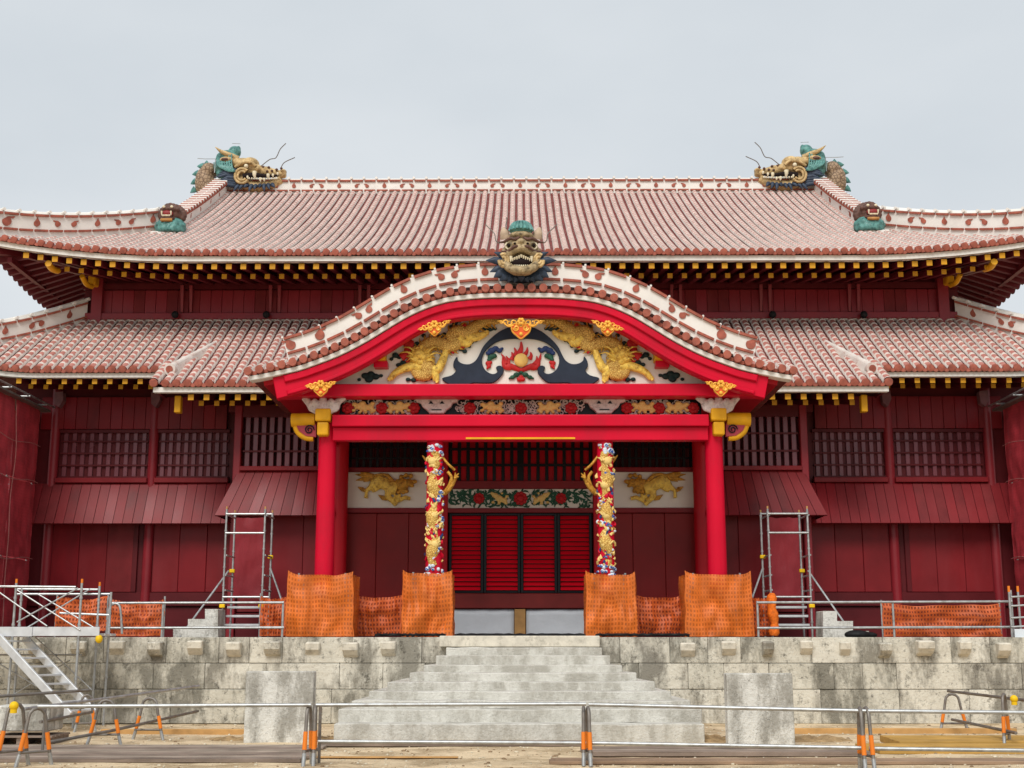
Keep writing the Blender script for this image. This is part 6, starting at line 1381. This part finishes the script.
for a, b, Y in (((-40, 586), (76, 587), Yf - .03), ((17, 589), (98, 589.5), Yb), ((60, 613), (110, 615), Yb), ((17, 594), (110, 594), Yb + .04), ((-30, 655), (82, 655), Yb), ((-20, 706), (95, 708), Yb)):
    m = MB(); pipe(m, [P(*a, Y), P(*b, Y)], .021); m.build('ledger', steel, r_)
for a, b, Y in (((-4, 590), (47, 626), Yf - .06), ((17, 590), (80, 630), Yf - .05), ((78, 588), (17, 622), Yf - .07), ((90, 589), (20, 632), Yb - .03), ((38, 594), (98, 630), Yb - .05), ((-2, 663), (66, 704), Yb - .04), ((34, 636), (92, 690), Yb - .03), ((70, 660), (5, 700), Yb - .02)):
    m = MB(); pipe(m, [P(*a, Y), P(*b, Y)], .014); m.build('cross_brace', steel, r_)
m = MB(); c = P(99, 639, Yf); m.ell(c, (.07, .07, .08)); m.build('clamp', yel_clamp, r_, smooth=60)
r_ = thing('aluminium_stairs', (XP(78, 24, 715), 24.2, 0), 'aluminium site stairs leading down from the low scaffold platform', 'stairs')
A0, A1 = P(-2, 637, 24.9), P(70, 716, 24.0); B0, B1 = P(13, 637, 24.9) + Vector((0, .0, 0)), P(86, 716, 24.0)
for a, b in ((A0, A1), (B0 + Vector((0, .55, 0)), B1 + Vector((0, .55, 0)))): m = MB(); m.bar(a, b, .05, .16); m.build('stringer', alu, r_, bevel=.006)
for i in range(9):
    f = (i + .5) / 9; a = A0.lerp(A1, f); b = (B0 + Vector((0, .55, 0))).lerp(B1 + Vector((0, .55, 0)), f); m = MB(); c = (a + b) / 2; m.bar(a, b, .18, .035); m.build('tread', alu, r_, bevel=.005)
# --- matching scaffold at the right edge
Yf = 27.0
r_ = thing('scaffold_post_pair', (XP(1016, Yf, 620), Yf, ZT), 'pair of orange tipped scaffold uprights at the right end of the terrace', 'scaffold')
for px, Y in ((1011, Yf), (1020, Yf + .5), (1036, Yf)):
    m = MB(); x = XP(px, Y, 620); zt = ZP(592, Y); pipe(m, [(x, Y, ZT), (x, Y, zt)]); m.build('upright', steel, r_, smooth=60); m = MB(); pipe(m, [(x, Y, zt), (x, Y, zt + .12)], .026); m.build('tip', orange_tape, r_)
for py in (597, 606, 618, 627): m = MB(); pipe(m, [P(1011, py, Yf - .03), P(1045, py - 2, Yf - .03)], .02); m.build('ledger', steel, r_)
m = MB(); m.pbox(1013.5, 1030, 629, 640, Yf, -.08, -.06); m.build('white_plate', sheet, r_)

# --- scaffolds wrapped in dark red mesh at both sides
for s, lab in ((-1, 'tall scaffold wrapped in dark red mesh at the left edge'), (1, 'tall scaffold wrapped in dark red mesh at the right edge')):
    xi, xo_, Ya, Yb, zt = 12.22 * s, 13.8 * s, 27.6, 32.5, 7.35
    r_ = thing('mesh_scaffold', (s * 12.8, 30, ZT), lab, 'scaffold', 'mesh wrapped scaffolds at the wings')
    for x in (xi + s * .06, xo_ - s * .06):
        for k_ in range(4):
            Y = Ya + .05 + (Yb - Ya - .1) * k_ / 3; m = MB(); pipe(m, [(x, Y, ZT), (x, Y, zt + .1)]); m.build('upright', steel, r_)
    m = MB()
    for k_ in range(3): 
        for q_ in range(3): cloth(m, xi, xi, ZT + q_ * 1.9, ZT + (q_ + 1) * 1.9 - .03, (Ya + (Yb - Ya) * k_ / 3, Ya + (Yb - Ya) * (k_ + 1) / 3) if s > 0 else (Ya + (Yb - Ya) * (k_ + 1) / 3, Ya + (Yb - Ya) * k_ / 3), k_ * 3.1 + q_ * 7.7 + s, .07, 16, 18)
    for q_ in range(3):
        cloth(m, min(xi, xo_), max(xi, xo_), ZT + q_ * 1.9, ZT + (q_ + 1) * 1.9 - .03, Ya, q_ * 5.3 + s, .06, 16, 18); cloth(m, min(xi, xo_), max(xi, xo_), ZT + q_ * 1.9, ZT + (q_ + 1) * 1.9, Yb, q_ * 5.9 + s, .04, 8, 8)
    m.build('red_mesh', net_red, r_, smooth=180)
    m = MB(); 
    for k_ in range(3):
        Y = Ya + (Yb - Ya) * k_ / 3; m.tube([Vector((xi - s * (.07 + .02 * math.sin(z * 3 + k_)), Y + .04 * math.sin(z * 2.1 + k_), z)) for z in [ZT + i * .24 for i in range(24)]], .014, 5)
    for z in (ZT + 1.88, ZT + 3.78, ZT + .95, ZT + 4.7): m.tube([Vector((xi - s * .07, Y, z + .06 * math.sin(Y * 2.2))) for Y in [Ya + i * .35 for i in range(15)]], .010, 5)
    m.build('lacing', mat('pale lacing rope', (.42, .16, .15), .8, .2, 9) if 'pale lacing rope' not in MATS else MATS['pale lacing rope'], r_)
    m = MB(); m.box(xi - s * .18, xo_, Ya - .2, Yb + .25, zt + .02, zt + .07); m.build('top_deck', steel_dk, r_)
    for k_ in range(5): m = MB(); Y = Ya + k_ * 1.15; pipe(m, [(xi - s * .28, Y, zt + .12), (xo_, Y, zt + .12)], .022); m.build('deck_tube', steel, r_)
    m = MB(); pipe(m, [(xi - s * .22, Ya - .3, zt + .17), (xi - s * .22, Yb + .4, zt + .17)], .024); m.build('edge_tube', steel, r_)
# --- black hoses and scraps on the terrace edge
random.seed(4)
for a, b, lb in ((376, 445, 'black hose lying on the terrace edge left of the stairs'), (455, 585, 'black hose lying on the terrace edge before the doors'), (596, 690, 'black hose lying on the terrace edge right of the stairs')):
    Y = 27.3; m = MB(); xa, xb = XP(a, Y, 636), XP(b, Y, 636); m.tube([Vector((xa + (xb - xa) * i / 24, Y + .12 * math.sin(i * .9 + a), ZT + .03 + .02 * abs(math.sin(i * 1.7)))) for i in range(25)], .03, 7); tag(m.build('black_hose', blackc, None, smooth=60), lb, 'hose')
m = MB(); v = P(857, 634, 28.0); m.ell(Vector((v.x, 28, ZT + .05)), (.28, .2, .1)); m.ell(Vector((v.x + .25, 28.05, ZT + .04)), (.2, .15, .07)); tag(m.build('black_bag', blackc, None, sculpt=.03), 'crumpled black plastic bag beside the right stepped concrete block', 'bag')
